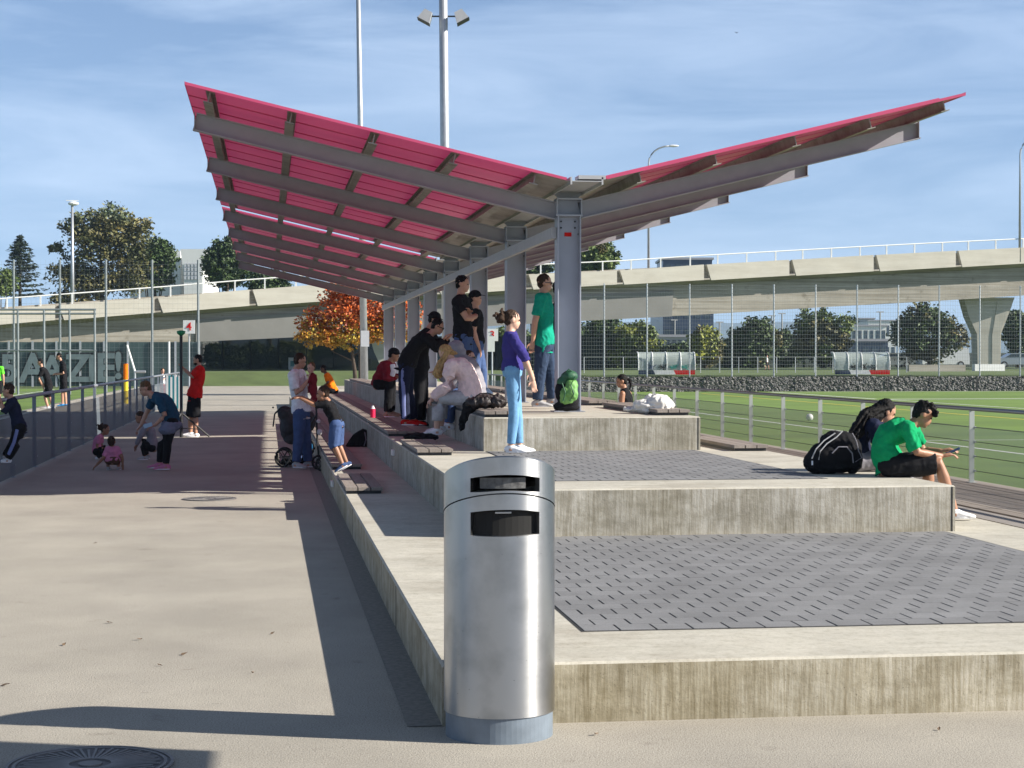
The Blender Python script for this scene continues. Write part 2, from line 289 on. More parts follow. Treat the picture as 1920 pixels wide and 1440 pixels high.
def remesh(mb, name, vox, smooth=2, wr=0.0, ws=9.0, seed=0.0, flatz=None):
    me = mb.mesh(name); o = bpy.data.objects.new('tmp', me); COL.objects.link(o)
    r = o.modifiers.new('r', 'REMESH'); r.mode = 'VOXEL'; r.voxel_size = vox; r.use_smooth_shade = True
    if smooth: sm = o.modifiers.new('s', 'SMOOTH'); sm.factor = .5; sm.iterations = smooth
    dg = C.evaluated_depsgraph_get(); ev = o.evaluated_get(dg); m2 = bpy.data.meshes.new_from_object(ev, depsgraph=dg)
    bpy.data.objects.remove(o); bpy.data.meshes.remove(me); m2.name = name
    n = len(m2.vertices)
    if n and (wr or flatz is not None):
        co = np.empty(n * 3, 'f'); m2.vertices.foreach_get('co', co); co = co.reshape(-1, 3)
        if wr:
            no = np.empty(n * 3, 'f'); m2.vertices.foreach_get('normal', no); no = no.reshape(-1, 3)
            off = V((seed * 3.1, seed * 1.7, seed * .9))
            for i in range(n):
                p = V(co[i]); k = noise.noise(V((p.x * ws, p.y * ws, p.z * ws * .55)) + off) + .8 * (.45 - 2 * abs(noise.noise(p * ws * 1.5 + off)))
                co[i] += no[i] * (k * wr)
        if flatz is not None: co[:, 2] = np.maximum(co[:, 2], flatz)
        m2.vertices.foreach_set('co', co.ravel())
    m2.polygons.foreach_set('use_smooth', [True] * len(m2.polygons)); m2.update()
    m2.materials.clear()
    return m2
def text_mesh(name, body, size, m, origin, right, up, parent=None, ext=.01, bold=0.0):
    cu = bpy.data.curves.new(name, 'FONT'); cu.body = body; cu.size = size; cu.extrude = ext; cu.offset = bold; cu.align_x = 'CENTER'; cu.align_y = 'CENTER'
    o = bpy.data.objects.new('tmp', cu); COL.objects.link(o); dg = C.evaluated_depsgraph_get()
    me = bpy.data.meshes.new_from_object(o.evaluated_get(dg), depsgraph=dg); bpy.data.objects.remove(o)
    right = V(right).normalized(); up = V(up).normalized(); nrm = right.cross(up); o3 = V(origin)
    me.transform(Matrix(((right.x, up.x, nrm.x, o3.x), (right.y, up.y, nrm.y, o3.y), (right.z, up.z, nrm.z, o3.z), (0, 0, 0, 1))))
    me.materials.clear()
    return link(name, me, m, parent)

exec_order = []
# ------------------------------------------------------------------ THE SETTING: ground, path, pitches
g = MB(); g.sheet(-3000, -300, 3000, 6000, -.03); struct(g.build('ground', 'grass', fix=False))
g = MB(); g.sheet(-7.9, -20, 8.35, 116, 0); g.sheet(8.35, -20, 60, 9.5, 0); g.sheet(-60, -20, -7.9, 6, 0); struct(g.build('path', 'asphalt', fix=False))
g = MB(); g.sheet(.655, 8.5, .82, 58, .004); struct(g.build('dark_strip', 'gutter', fix=False))  # narrow darker strip along the foot of the lowest step
g = MB(); g.sheet(8.45, 9.6, 90, 96, .0); struct(g.build('pitch', 'turf', fix=False))
g = MB(); g.sheet(-90, 6.1, -8.0, 106, .0); struct(g.build('pitch', 'turf', fix=False))
g = MB(); g.box((-8.1, 6, -.02), (-7.9, 104, .03)); struct(g.build('kerb', 'gutter'))
# pitch markings
g = MB()
g.sheet(13.65, 12, 13.77, 90, .004); g.sheet(13.77, 36.8, 30.3, 36.92, .004)
g.sheet(26.2, 38, 26.32, 74.5, .004); g.sheet(26.32, 74.4, 88, 74.9, .004); g.sheet(30.2, 36.9, 30.32, 60, .0042)
g.sheet(26.0, 75, 26.2, 91.5, .004); g.sheet(26, 91.3, 88, 91.6, .004)
struct(g.build('pitch_marking', 'line', fix=False))
g = MB(); g.sheet(21.5, 20, 21.63, 88, .004); struct(g.build('pitch_marking', 'line_y', fix=False))
g = MB(); g.sheet(-12, 20, -11.88, 104, .004); g.sheet(-60, 66, -11.88, 66.14, .004); g.sheet(-60, 95, -12, 95.3, .004); struct(g.build('pitch_marking', 'line', fix=False))
# raised ground behind the gabions and beyond the end of the path
UZ = .85
g = MB(); n = 0
P = [(-200, 117, -.02), (12.6, 117, -.02), (12.6, 122, UZ), (-200, 122, UZ), (12.6, 96, -.02), (12.6, 96, UZ), (200, 96, UZ), (200, 122, UZ), (-200, 600, UZ), (200, 600, UZ), (200, 96, -.03)]
g.v = [V(p) for p in P]; g.f = [(0, 1, 2, 3), (2, 5, 6, 7), (3, 2, 7, 9, 8), (1, 4, 5, 2), (4, 10, 6, 5)]
struct(g.build('upper_field', 'grass', fix=False))
# hills on the horizon
g = MB(); k = 60
for i in range(k + 1):
    x = -3500 + i * 7600 / k; h = 105 + 26 * noise.noise(V((i * .21, 3, 0))) + 9 * noise.noise(V((i * .9, 1, 0)))
    for (dy, hh) in ((0, -5), (500, h * .62), (1000, h), (2200, h * .6)): g.v.append(V((x, 4000 + dy, hh + (3 * noise.noise(V((i * 2.1, dy, 0)))))))
for i in range(k):
    for j in range(3): a = i * 4 + j; g.f.append((a, a + 4, a + 5, a + 1))
M['hill'] = mat('forest hill', (.03, .05, .03), .95, var=.3, scale=.004)
struct(g.build('hills', 'hill', smooth=True))

# ------------------------------------------------------------------ terrace
T = thing('terrace', 'stepped concrete seating terrace with three levels under the magenta roof', 'terrace', (3.72, 8.5, 0))
Z1, Z2, Z3 = .292, .681, 1.072
def step(x0, y0, x1, y1, z0, z1, sm, joint=6.0):
    b = MB(); e = .012
    b.v = [V(p) for p in ((x0, y0, z0), (x1, y0, z0), (x1, y1, z0), (x0, y1, z0), (x0, y0, z1 - e), (x1, y0, z1 - e), (x1, y1, z1 - e), (x0, y1, z1 - e),
                          (x0 + e, y0 + e, z1), (x1 - e, y0 + e, z1), (x1 - e, y1 - e, z1), (x0 + e, y1 - e, z1))]
    b.f = [(0, 1, 5, 4), (1, 2, 6, 5), (2, 3, 7, 6), (3, 0, 4, 7), (4, 5, 9, 8), (5, 6, 10, 9), (6, 7, 11, 10), (7, 4, 8, 11), (8, 9, 10, 11)]
    o = b.build('step', sm, T, fix=False); o.data.materials.append(M['conc_top'])
    for i, p in enumerate(o.data.polygons): p.material_index = 0 if i < 4 else 1
    j = MB()                                                # expansion joints down the long sides
    for xx, sg in ((x0, -1), (x1, 1)):
        y = y0 + 3.1
        while y < y1:
            j = MB(); j.box((xx - (.002 if sg < 0 else -.0), y, z0), (xx + (.0 if sg < 0 else .002), y + .012, z1 - .012)); y += joint; j.build('expansion_joint', 'joint', T)
    j = MB()
    if sm == 'conc_side': j.box((x0 + .06, y0 - .002, z0), (x0 + .07, y0, z1 - .012))
    else: j.box((x1 - .035, y0 - .002, z0), (x1 - .022, y0, z1 - .012))
    j.build('expansion_joint', 'joint', T)
    return o
step(.82, 8.5, 6.43, 69.5, 0, Z1, 'conc_side'); step(1.62, 14.52, 5.75, 63.6, Z1, Z2, 'conc_mid'); step(2.465, 20.55, 5.02, 58.6, Z2, Z3, 'conc_mid')
def paving(x0, y0, x1, y1, z):
    s = MB(); s.sheet(x0 - .015, y0 - .02, x1 + .015, y1, z + .0015)
    s.build('paving_joint', 'joint', T, fix=False)
    b = MB(); r = random.Random(3); pw = .2; row = 0; y = y0
    while y < y1 - .01:
        ye = min(y + pw, y1); x = x0 - (pw / 2 if row % 2 else 0)
        while x < x1 - .01:
            a = max(x, x0) + .006; c = min(x + pw, x1) - .006
            gy = .0012
            if c - a > .02: b.box((a, y + gy, z - .03), (c, ye - gy, z + .004 + r.uniform(0, .0015)))
            x += pw
        y += pw; row += 1
    b.build('paving', 'paver', T, fix=False)
paving(1.67, 9.45, 5.65, 14.49, Z1); paving(2.49, 15.48, 4.93, 20.52, Z2)

# boardwalk on the right
g = MB(); g.box((6.47, -6, 0), (6.80, 92, Z1 - .004)); struct(g.build('path_edge', mat('edge concrete', (.26, .235, .215), .9, var=.1, scale=3)))
g = MB(); r = random.Random(5)
x = 6.86
for i in range(9):
    wdt = .165; y = -6 + r.uniform(0, 2)
    while y < 92: ln = 4.0; g.box((x, y + .004, Z1 - .03), (x + wdt - .012, y + ln - .004, Z1 + r.uniform(0, .002))); y += ln
    x += wdt
g.box((8.15, -6, Z1 - .05), (8.38, 92, Z1 + .004))
struct(g.build('boardwalk', 'board', fix=False))
g = MB(); g.box((6.81, -6, 0), (8.37, 92, Z1 - .06)); struct(g.build('boardwalk_base', 'joint'))

# benches: three boards on black bearers, laid on the step edges
def bench(x, y, z, ln, label, wide=.41):
    t = thing('bench', label, 'bench', (x, y, z), 'low slatted benches along the terrace steps')
    w3 = wide / 3
    for i in range(3):
        b = MB(); b.box((x + i * w3 + .006, y, z + .035), (x + (i + 1) * w3 - .006, y + ln, z + .07)); b.build('board', 'bench', t)
    b = MB()
    k = max(2, int(ln / 1.2) + 1)
    b.box((x + .02, y + .03, z + .001), (x + wide - .02, y + ln - .03, z + .0345))
    b.build('bearer', 'steel_black', t)
def run_(x, z, ys, txt):
    for i, (y, ln) in enumerate(ys):
        o = ['nearest', 'second', 'third', 'fourth', 'fifth', 'sixth', 'seventh', 'eighth', 'ninth'][i]
        bench(x, y, z, ln, '%s slatted bench from front, %s' % (o, txt))
run_(.825, Z1, [(19.4, 2.4), (23.7, 4.9), (28.7, 4.9), (33.7, 4.9), (38.7, 4.9), (43.7, 4.9)], 'on lowest left step by the asphalt path')
run_(1.625, Z2, [(19.75, 2.5), (24.7, 4.9), (29.7, 4.9), (34.7, 4.9), (39.7, 4.9), (44.7, 4.9), (49.7, 4.9)], 'on middle left step of the terrace')
run_(2.47, Z3, [(20.58, 4.9), (25.55, 4.9), (30.55, 4.9), (35.5, 4.9), (40.5, 4.9), (45.5, 4.9), (50.5, 4.9)], 'along left edge of the top platform')
run_(4.60, Z3, [(21.0, 3.6), (25.6, 4.9), (30.6, 4.9), (35.6, 4.9), (40.6, 4.9)], 'along right edge of the top platform')
run_(5.33, Z2, [(20.2, 2.5), (24.6, 4.9), (29.6, 4.9), (34.6, 4.9)], 'on middle right step facing the boardwalk')
for i, (x, y, z) in enumerate([(1.618, 23.1, .50), (.818, 22.6, .14), (1.618, 56, .56)]):
    b = MB(); b.box((x - .03, y, z), (x - .001, y + .28, z + .07))
    tag(b.build('step_light', 'white'), 'small white step light on the %s riser below the benches' % ['middle left', 'lowest left', 'far middle left'][i], 'step light')

# ------------------------------------------------------------------ roof
M['paint_mid'] = mat('mid steel paint', (.40, .405, .42), .5, var=.05, scale=5)
R = thing('roof_shelter', 'butterfly roof of magenta sheeting on a row of grey steel columns', 'shelter', (3.8, 21.3, Z3))
YC = [22.67 + 4.9 * i for i in range(8)]; XC = 3.8
def ztop(x, side):     # underside of sheeting
    return (3.90 + (3.56 - x) * .2335) if side < 0 else (3.92 + (x - 4.05) * .243)
SEC = [(21.3, YC[3] + .45), (YC[3] + 1.25, YC[7] + 1.3)]
for (ya, yb) in SEC:
    for side in (-1, 1):
        xa, xb = (-.95, 3.56) if side < 0 else (4.05, 8.55)
        s = MB(); dk = MB(); pitch = .95; nseg = max(1, round((yb - ya) / pitch)); pw = (yb - ya) / nseg
        def P(x, y, dz): return V((x, y, ztop(x, side) + dz))
        for i in range(nseg):
            y0 = ya + i * pw; y1 = y0 + pw
            prof = [(y0, 0), (y1 - .11, 0), (y1 - .10, .085), (y1 - .01, .085), (y1, 0)] if i < nseg - 1 else [(y0, 0), (y1, 0)]
            for (a, da), (b_, db) in zip(prof, prof[1:]):
                n = len(s.v); s.v += [P(xa, a, da), P(xb, a, da), P(xb, b_, db), P(xa, b_, db)]; s.f.append((n, n + 1, n + 2, n + 3))
        for (yy) in (ya - .004, yb + .0):   # end fascia
            s.prism([P(xa, yy, -.012), P(xb, yy, -.012), P(xb, yy, .022), P(xa, yy, .022)], (0, .004, 0))
        xe = xa if side < 0 else xb
        s.prism([V((xe, ya, ztop(xe, side) - .01)), V((xe, yb, ztop(xe, side) - .01)), V((xe, yb, ztop(xe, side) + .03)), V((xe, ya, ztop(xe, side) + .03))], (.004 * side, 0, 0))
        s.build('roof_sheet', 'pink', R, fix=False)
        # dull metal lining next to the valley
        xq0, xq1 = (3.22, 3.62) if side < 0 else (4.0, 4.42)
        q = MB(); q.prism([V((xq0, ya + .05, ztop(xq0, side) - .01)), V((xq1, ya + .05, ztop(xq1, side) - .01)), V((xq1, ya + .05, ztop(xq1, side) - .004)), V((xq0, ya + .05, ztop(xq0, side) - .004))], (0, yb - ya - .1, 0))
        q.build('valley_lining', 'purlin', R)
    gt = MB(); gt.box((3.62, ya - .02, 3.875), (3.98, yb, 3.885)); gt.box((3.60, ya - .02, 3.84), (3.62, yb, 3.93)); gt.box((3.98, ya - .02, 3.84), (4.0, yb, 3.93)); gt.box((3.70, ya - .02, 3.905), (4.03, ya + .25, 3.95))
    gt.build('gutter', 'paint_mid', R)
    for side in (-1, 1):
        for xp in ([-.66, .29, 1.27, 2.23, 3.2] if side < 0 else [4.46, 5.4, 6.4, 7.35, 8.3]):
            b = MB(); zt = ztop(xp, side) - .002; sl_ = -.2335 if side < 0 else .243
            u = V((-sl_, 0, 1)).normalized(); sd = V((1, 0, sl_)).normalized()
            def pr(w_, h0, h1, ext=0):
                c0 = V((xp, 0, zt))
                b.prism([c0 + sd * (-w_ / 2) + u * h0 + V((0, ya + .10 - ext, 0)), c0 + sd * (w_ / 2) + u * h0 + V((0, ya + .10 - ext, 0)), c0 + sd * (w_ / 2) + u * h1 + V((0, ya + .10 - ext, 0)), c0 + sd * (-w_ / 2) + u * h1 + V((0, ya + .10 - ext, 0))], (0, yb - ya - .2 + ext, 0))
            pr(.012, -.125, -.009); pr(.11, -.137, -.125); pr(.11, -.009, 0)
            b.build('purlin', 'purlin', R)
def ibeam(b, p, q, w_, h, tf=.014, tw=.010, up=V((0, 0, 1))):
    d = (V(q) - V(p)).normalized(); sd = d.cross(up).normalized(); u = sd.cross(d)
    b.bar(V(p) + u * (h / 2 - tf / 2), V(q) + u * (h / 2 - tf / 2), w_, tf, up); b.bar(V(p) - u * (h / 2 - tf / 2), V(q) - u * (h / 2 - tf / 2), w_, tf, up)
    b.bar(p, q, tw, h - 2 * tf, up)
for yc in YC:
    for side in (-1, 1):
        b = MB(); xt = -.89 if side < 0 else 8.44; xi = 3.65 if side < 0 else 3.95
        p = V((xt, yc, ztop(xt, side) - .14 - .11)); q = V((xi, yc, ztop(xi, side) - .14 - .11)); ibeam(b, p, q, .14, .22)
        b.box((xt - .006 if side < 0 else xt, yc - .07, p.z - .115), (xt if side < 0 else xt + .006, yc + .07, p.z + .115))
        b.build('beam', 'paint', R)
    b = MB()
    for xx in (XC - .15, XC + .135): b.box((xx, yc - .13, Z3 + .012), (xx + .015, yc + .13, 3.56))
    b.box((XC - .135, yc - .005, Z3 + .012), (XC + .135, yc + .005, 3.56)); b.box((XC - .2, yc - .17, Z3 + .004), (XC + .2, yc + .17, Z3 + .012))
    b.box((XC - .17, yc - .14, 3.56), (XC + .17, yc + .14, 3.58)); b.box((XC - .16, yc - .14, 3.77), (XC + .16, yc + .14, 3.79))
    b.box((XC - .165, yc - .13, 3.58), (XC - .15, yc + .13, 3.77)); b.box((XC + .15, yc - .13, 3.58), (XC + .165, yc + .13, 3.77)); b.box((XC - .15, yc - .005, 3.58), (XC + .15, yc + .005, 3.77))
    b.prism([V((XC - .12, yc - .01, 3.79)), V((XC + .12, yc - .01, 3.79)), V((XC + .2, yc - .01, 3.87)), V((XC - .2, yc - .01, 3.87))], (0, .02, 0))
    c = b.build('column', mat('column paint', (.35, .37, .43), .45, var=.04, scale=4) if yc == YC[0] else bpy.data.materials['column paint'], R)
    b = MB()
    for xx in (-.09, .09):
        for zz in (3.42, 3.50): b.tube([(XC + xx, yc - .018, zz), (XC + xx, yc - .005, zz)], .012, 8)
        b.tube([(XC + xx * 1.55, yc - .02, 3.34), (XC + xx * 1.55, yc - .005, 3.34)], .016, 8)
    b.build('bolt', 'steel_black', R)
for i in range(7):
    b = MB(); ya, yb = YC[i] + .131, YC[i + 1] - .131
    b.box((XC - .22, YC[i] - .05, 3.28), (XC - .155, YC[i + 1] - .055, 3.42)); b.build('longitudinal_beam', 'paint_mid', R)
b = MB(); b.box((XC - .045, 22.655, 3.31), (XC + .045, 22.664, 3.36)); b.build('red_notice', 'c_red', R)

# ------------------------------------------------------------------ litter bin
B0 = V((1.068, 8.30, 0)); br = .258
Bn = thing('litter_bin', 'tall brushed steel cylindrical litter bin with two black slots', 'litter bin', B0)
def slant(th, base, k): return base - k * (1 - math.cos(th + .10)) # th from the camera side
NB = 96
fa = math.atan2(-B0.y, -B0.x)   # direction towards camera
ax = V((math.cos(fa), math.sin(fa), 0)); sdv = V((0, 0, 1)).cross(ax)   # sdv points to the viewer's right
def drum(r, th, z): return B0 + ax * (r * math.cos(th)) + sdv * (r * math.sin(th)) + V((0, 0, z))
def band(zlo, zhi, r, hole=None, rows=1):
    b = MB(); zs = []
    for k in range(NB + 1): pass
    nr = 14
    for j in range(nr + 1):
        for k in range(NB):
            th = 2 * PI * k / NB; z = zlo(th) + (zhi(th) - zlo(th)) * j / nr; b.v.append(drum(r, th, z))
    for j in range(nr):
        for k in range(NB):
            k2 = (k + 1) % NB; th = 2 * PI * (k + .5) / NB; th = th - 2 * PI if th > PI else th; z = zlo(th) + (zhi(th) - zlo(th)) * (j + .5) / nr
            b.f.append((j * NB + k, j * NB + k2, (j + 1) * NB + k2, (j + 1) * NB + k))
    return b
# slots are cut by leaving the faces out between two angles; explicit columns keep the edges straight
def shell(zlo, zhi, r, slot, name):
    """slot = (th0, th1, z0(th), z1(th))"""
    b = MB(); t0, t1, sz0, sz1 = slot
    ths = [t0 + (t1 - t0) * i / 30 for i in range(31)] + [t1 + (2 * PI - (t1 - t0)) * i / 66 for i in range(1, 66)]
    n = len(ths)
    for th in ths:
        a = th if th < PI else th - 2 * PI
        inside = t0 - 1e-6 <= th <= t1 + 1e-6
        z0_, z1_ = (sz0(a), sz1(a)) if inside else (sz0(t1) if th < PI else sz0(t0), 0)
        lo, hi = zlo(a), zhi(a); c0 = sz0(min(max(a, t0), t1)); c1 = sz1(min(max(a, t0), t1)); c0 = max(lo + .01, min(c0, hi - .03)); c1 = max(c0 + .01, min(c1, hi - .01))
        for z in (lo, c0, c1, hi): b.v.append(drum(r, th, z))
    for i in range(n):
        j = (i + 1) % n
        for k in range(3):
            if k == 1 and i < 30: continue
            b.f.append((i * 4 + k, j * 4 + k, j * 4 + k + 1, i * 4 + k + 1))
    # return lip of the slot
    for i in range(30):
        for (k, sg) in ((1, 1), (2, -1)):
            m_ = len(b.v); b.v += [b.v[i * 4 + k], b.v[(i + 1) * 4 + k], drum(r - .03, ths[i + 1], b.v[(i + 1) * 4 + k].z), drum(r - .03, ths[i], b.v[i * 4 + k].z)]; b.f.append((m_, m_ + 1, m_ + 2, m_ + 3))
    for i in (0, 30):
        m_ = len(b.v); b.v += [b.v[i * 4 + 1], b.v[i * 4 + 2], drum(r - .03, ths[i], b.v[i * 4 + 2].z), drum(r - .03, ths[i], b.v[i * 4 + 1].z)]; b.f.append((m_, m_ + 1, m_ + 2, m_ + 3))
    return b
HB = 1.305; KS = .095
top = lambda th: HB - KS * (1 - math.cos(th - .12))
seam = lambda th: HB - .165 - KS * (1 - math.cos(th - .12))
S1 = shell(lambda th: .118, lambda th: seam(th) - .003, br, (-.53, .79, lambda a: .945 + .02 * (1 - math.cos(a)), lambda a: 1.067 - .06 * (1 - math.cos(a - .12)) * 1.2), 'drum')
S1.build('drum', 'stainless', Bn, smooth=True)
S2 = shell(lambda th: seam(th) + .003, top, br + .001, (-.53, .79, lambda a: 1.148 - .02 * (1 - math.cos(a - .12)), lambda a: 1.225 - .085 * (1 - math.cos(a - .12))), 'lid')
n = len(S2.v); ctr = B0 + V((0, 0, HB - KS)); 
rim = [drum(br + .001, 2 * PI * k / 96, top(2 * PI * k / 96)) for k in range(96)]; rim2 = [drum(br - .012, 2 * PI * k / 96, top(2 * PI * k / 96) + .006) for k in range(96)]
S2.v += rim + rim2
for k in range(96): S2.f.append((n + k, n + (k + 1) % 96, n + 96 + (k + 1) % 96, n + 96 + k))
S2.f.append(tuple(n + 96 + k for k in range(96)))
S2.build('lid', 'stainless', Bn, smooth=False)
b = MB(); b.tube([B0 + V((0, 0, .13)), B0 + V((0, 0, 1.08))], br - .03, 48); b.build('inner_liner', 'black', Bn, smooth=False)
b = MB(); b.tube([B0 + V((0, 0, .13)), B0 + V((0, 0, .9)), ], br - .02, 48)
b = MB(); b.tube([B0 + V((0, 0, 0)), B0 + V((0, 0, .118))], br - .008, 64); b.build('plinth', 'plinth', Bn, smooth=False)
b = MB()
for th, z in ((.35, 1.198), ): pass
b.box((-.05, -.002, -.004), (.05, .002, .004)); 
for p in b.v: pass
q = [drum(br - .026, -.08 + .035 * i, 1.052) for i in range(10)]
b = MB(); b.tube(q, .004, 6); b.build('slot_bracket', 'paint_light', Bn)
b = MB(); pts = [drum(br - .034, -.4 + .16 * i, 1.185) for i in range(7)]
for i in range(6): b.bar(pts[i], pts[i + 1], .004, .05)
b.build('slot_flap', mat('worn black rubber', (.03, .03, .032), .5, col2=(.12, .12, .12), scale=30), Bn)
# ------------------------------------------------------------------ manholes
def manhole(c, r, label):
    t = thing('manhole_cover', label, 'manhole cover', c)
    b = MB(); b.tube([c + V((0, 0, .002)), c + V((0, 0, .006))], r, 64); b.build('frame', 'iron', t)
    b = MB()
    for k in range(52):
        a = 2 * PI * k / 52; d = V((math.cos(a), math.sin(a), 0)); b.bar(c + d * (r * .25) + V((0, 0, .009)), c + d * (r * (.84 if k % 2 else .78)) + V((0, 0, .009)), .011, .006)
    for rr in (.9, .98):
        for k in range(64):
            a = 2 * PI * k / 64; a2 = 2 * PI * (k + 1) / 64; b.bar(c + V((math.cos(a), math.sin(a), 0)) * (r * rr) + V((0, 0, .008)), c + V((math.cos(a2), math.sin(a2), 0)) * (r * rr) + V((0, 0, .008)), .014, .006)
    b.tube([c + V((0, 0, .006)), c + V((0, 0, .012))], .05, 16)
    b.build('rib', mat('rib iron', (.2, .19, .185), .55, metal=.3, var=.1, scale=20), t)
manhole(V((-.76, 7.88, 0)), .355, 'ribbed round manhole cover in the shadow at the front of the asphalt path')
manhole(V((-.72, 22.67, 0)), .335, 'smaller looking far manhole cover at the edge of the roof shadow')
# fallen leaves
rr = random.Random(11)
LP = [(652, 802), (208, 968), (640, 1225), (300, 1262), (206, 1168), (345, 1168), (195, 1157), (345, 1227), (574, 1181), (260, 1196), (315, 1198), (475, 1268), (314, 1308), (300, 1313), (700, 1238), (620, 1160), (370, 1032), (118, 1209), (180, 1313), (10, 1284), (300, 922), (540, 1290), (1115, 1377), (1318, 1385), (1250, 1373)]
LP = [(300, 922), (316, 992), (178, 1019), (370, 1032), (206, 1168), (345, 1168), (120, 1209), (314, 1191), (262, 1199), (574, 1182), (511, 1188), (280, 1260), (345, 1227), (494, 1278), (474, 1262), (320, 1312), (10, 1285), (171, 1258), (1118, 1377), (1322, 1384), (1760, 1368), (1535, 1418), (300, 1248)]
for i, (x, y) in enumerate(LP[::2]):
    p = G(x, y, .004); a = rr.uniform(0, 6.28); s_ = rr.uniform(.014, .026); d = V((math.cos(a), math.sin(a), 0)); q = V((-d.y, d.x, 0)); b = MB()
    b.v = [p - d * s_, p - d * s_ * .3 + q * s_ * .5 + V((0, 0, .008)), p + d * s_ * .5 + q * s_ * .4 + V((0, 0, .004)), p + d * s_ * 1.1 + V((0, 0, .012)), p + d * s_ * .4 - q * s_ * .45 + V((0, 0, .01)), p - d * s_ * .4 - q * s_ * .5]
    b.f = [(0, 1, 2, 3, 4, 5)]
    tag(b.build('fallen_leaf', mat('dry leaf', (.13, .085, .05), .8, var=.3, scale=40) if i == 0 else bpy.data.materials['dry leaf'], fix=False), 'small dry brown leaf lying on the asphalt', 'leaf', 'dry leaves lying on the asphalt')

# ------------------------------------------------------------------ fences beside the path and the boardwalk
def railfence(name, label, X, zb, zr, ys, ya, yb, pm, rm, netz, wires, rail_r=.024, side=-1):
    t = thing(name, label, 'fence', (X, ya, zb))
    for y in ys:
        b = MB(); b.box((X - .03, y - .008, zb), (X + .03, y + .008, zr - .02)); b.box((X - .034, y - .03, zb), (X - .026, y + .03, zr - .05)) if False else None
        b.box((X - .05, y - .05, zb), (X + .05, y + .05, zb + .01))
        for z in wires: b.box((X + .03, y - .014, z - .012), (X + .05, y + .014, z + .012))
        b.build('post', pm, t)
    b = MB(); b.tube([(X, ya, zr), (X, yb, zr)], rail_r, 12); b.build('handrail', rm, t, smooth=True)
    for z in wires:
        b = MB(); b.tube([(X + .04, ya, z), (X + .04, yb, z)], .004, 6); b.build('wire', 'steel_black' if side > 0 else 'wire', t)
    b = MB(); b.v = [V((X + .046, ya, zb + .03)), V((X + .046, yb, zb + .03)), V((X + .046, yb, netz)), V((X + .046, ya, netz))]; b.f = [(0, 1, 2, 3)]
    b.build('net', 'net' if side > 0 else mat('path net', (.11, .135, .16), .8, trans=.30), t, fix=False)
railfence('handrail_fence', 'low steel handrail fence with wires along the boardwalk beside the right pitch', 8.2, Z1, Z1 + .87, [20.2 + 1.95 * i for i in range(-9, 34)], 2.5, 86, mat('post steel', (.42, .44, .42), .45, metal=.3), mat('rail steel', (.22, .24, .25), .35, metal=.6), Z1 + .66, [Z1 + .14 + .17 * i for i in range(4)], side=1)
railfence('handrail_fence', 'steel handrail fence with grey netting along the left side of the asphalt path', -3.74, 0, 1.16, [29.8 + 2.55 * i for i in range(-9, 20)], 7, 78, mat('post steel dark', (.20, .23, .27), .5, metal=.3), mat('rail steel pale', (.36, .38, .41), .4, metal=.4), .90, [.18 + .18 * i for i in range(4)], rail_r=.03, side=-1)

# tall ball-stop fences (steel wire grid)
def grid_fence(t, p0, p1, zb, zt, nposts, pr=.04, hs=.2, vs=.1, wr=.006, pm='galv', top=True, skip=()):
    p0 = V(p0); p1 = V(p1); d = (p1 - p0); ln = d.length; u = d.normalized()
    for i in range(nposts):
        if i in skip: continue
        c = p0 + d * (i / (nposts - 1)); b = MB(); b.tube([V((c.x, c.y, zb)), V((c.x, c.y, zt))], pr, 8); b.build('post', pm, t)
    b = MB(); z = zb + .06
    while z < zt: b.bar(V((p0.x, p0.y - .05, z)), V((p1.x, p1.y - .05, z)), wr * 1.6, wr * 1.6); z += hs
    x = 0
    while x < ln: c = p0 + u * x; b.bar(V((c.x, c.y - .05, zb + .05)), V((c.x, c.y - .05, zt)), wr, wr, up=V((0, 1, 0))); x += vs
    b.build('wire_mesh', 'wire', t, fix=False)
t = thing('ball_stop_fence', 'tall steel wire ball-stop fence standing on the gabion wall behind the right pitch', 'fence', (14, 93.4, 0))
grid_fence(t, (13.0, 93.4, 0), (61.4, 93.4, 0), .78, 5.72, 22, vs=.14, wr=.0048)
t = thing('gabion_wall', 'low wall of dark stone gabions along the end of the right pitch', 'wall', (14, 93, 0))
b = MB(); nx, nz = 900, 8
for i in range(nx + 1):
    for j in range(nz + 1):
        x = 13 + 60 * i / nx; z = .8 * j / nz; dd = noise.voronoi(V((x * 6, 0, z * 8)))[0][0]; b.v.append(V((x, 92.9 + .10 * dd, z)))
for i in range(nx):
    for j in range(nz): a = i * (nz + 1) + j; b.f.append((a, a + nz + 1, a + nz + 2, a + 1))
b.box((13, 93.05, 0), (73, 93.8, .79)); b.build('stone_fill', 'stones', t, fix=False)
b = MB()
for i in range(25): b.box((13 + 2.5 * i, 92.87, 0), (13.03 + 2.5 * i, 92.89, .82))
b.build('cage_rod', 'steel_black', t)
# left tall fence and cage around the small pitch
t = thing('ball_stop_fence', 'tall wire ball-stop fence with steel posts behind the left pitch', 'fence', (-40, 96, 0))
yl = 92
p0 = D(-60, 700, yl); p1 = D(372, 700, yl)
grid_fence(t, (p0.x, p0.y, 0), (p1.x, p1.y, 0), 0, 6.8, 6, pr=.06, vs=.25, wr=.004, hs=.25, pm='galv_dark')
t = thing('goal_cage', 'steel framed goal cage with crossbars at the left edge behind the pitch', 'goal cage', D(80, 727, 88))
for x in (-60, 34, 83, 131, 178):
    c = D(x, 727, 88); b = MB(); b.tube([V((c.x, c.y, 0)), V((c.x, c.y, 4.15))], .055, 8); b.build('post', 'galv_dark', t)
b = MB()
for z in (4.15, 3.95, 2.15): b.tube([D(-60, 0, 88).xy.to_3d() + V((0, 0, z)), D(178, 0, 88).xy.to_3d() + V((0, 0, z))], .05, 8)
b.build('crossbar', 'galv_dark', t)
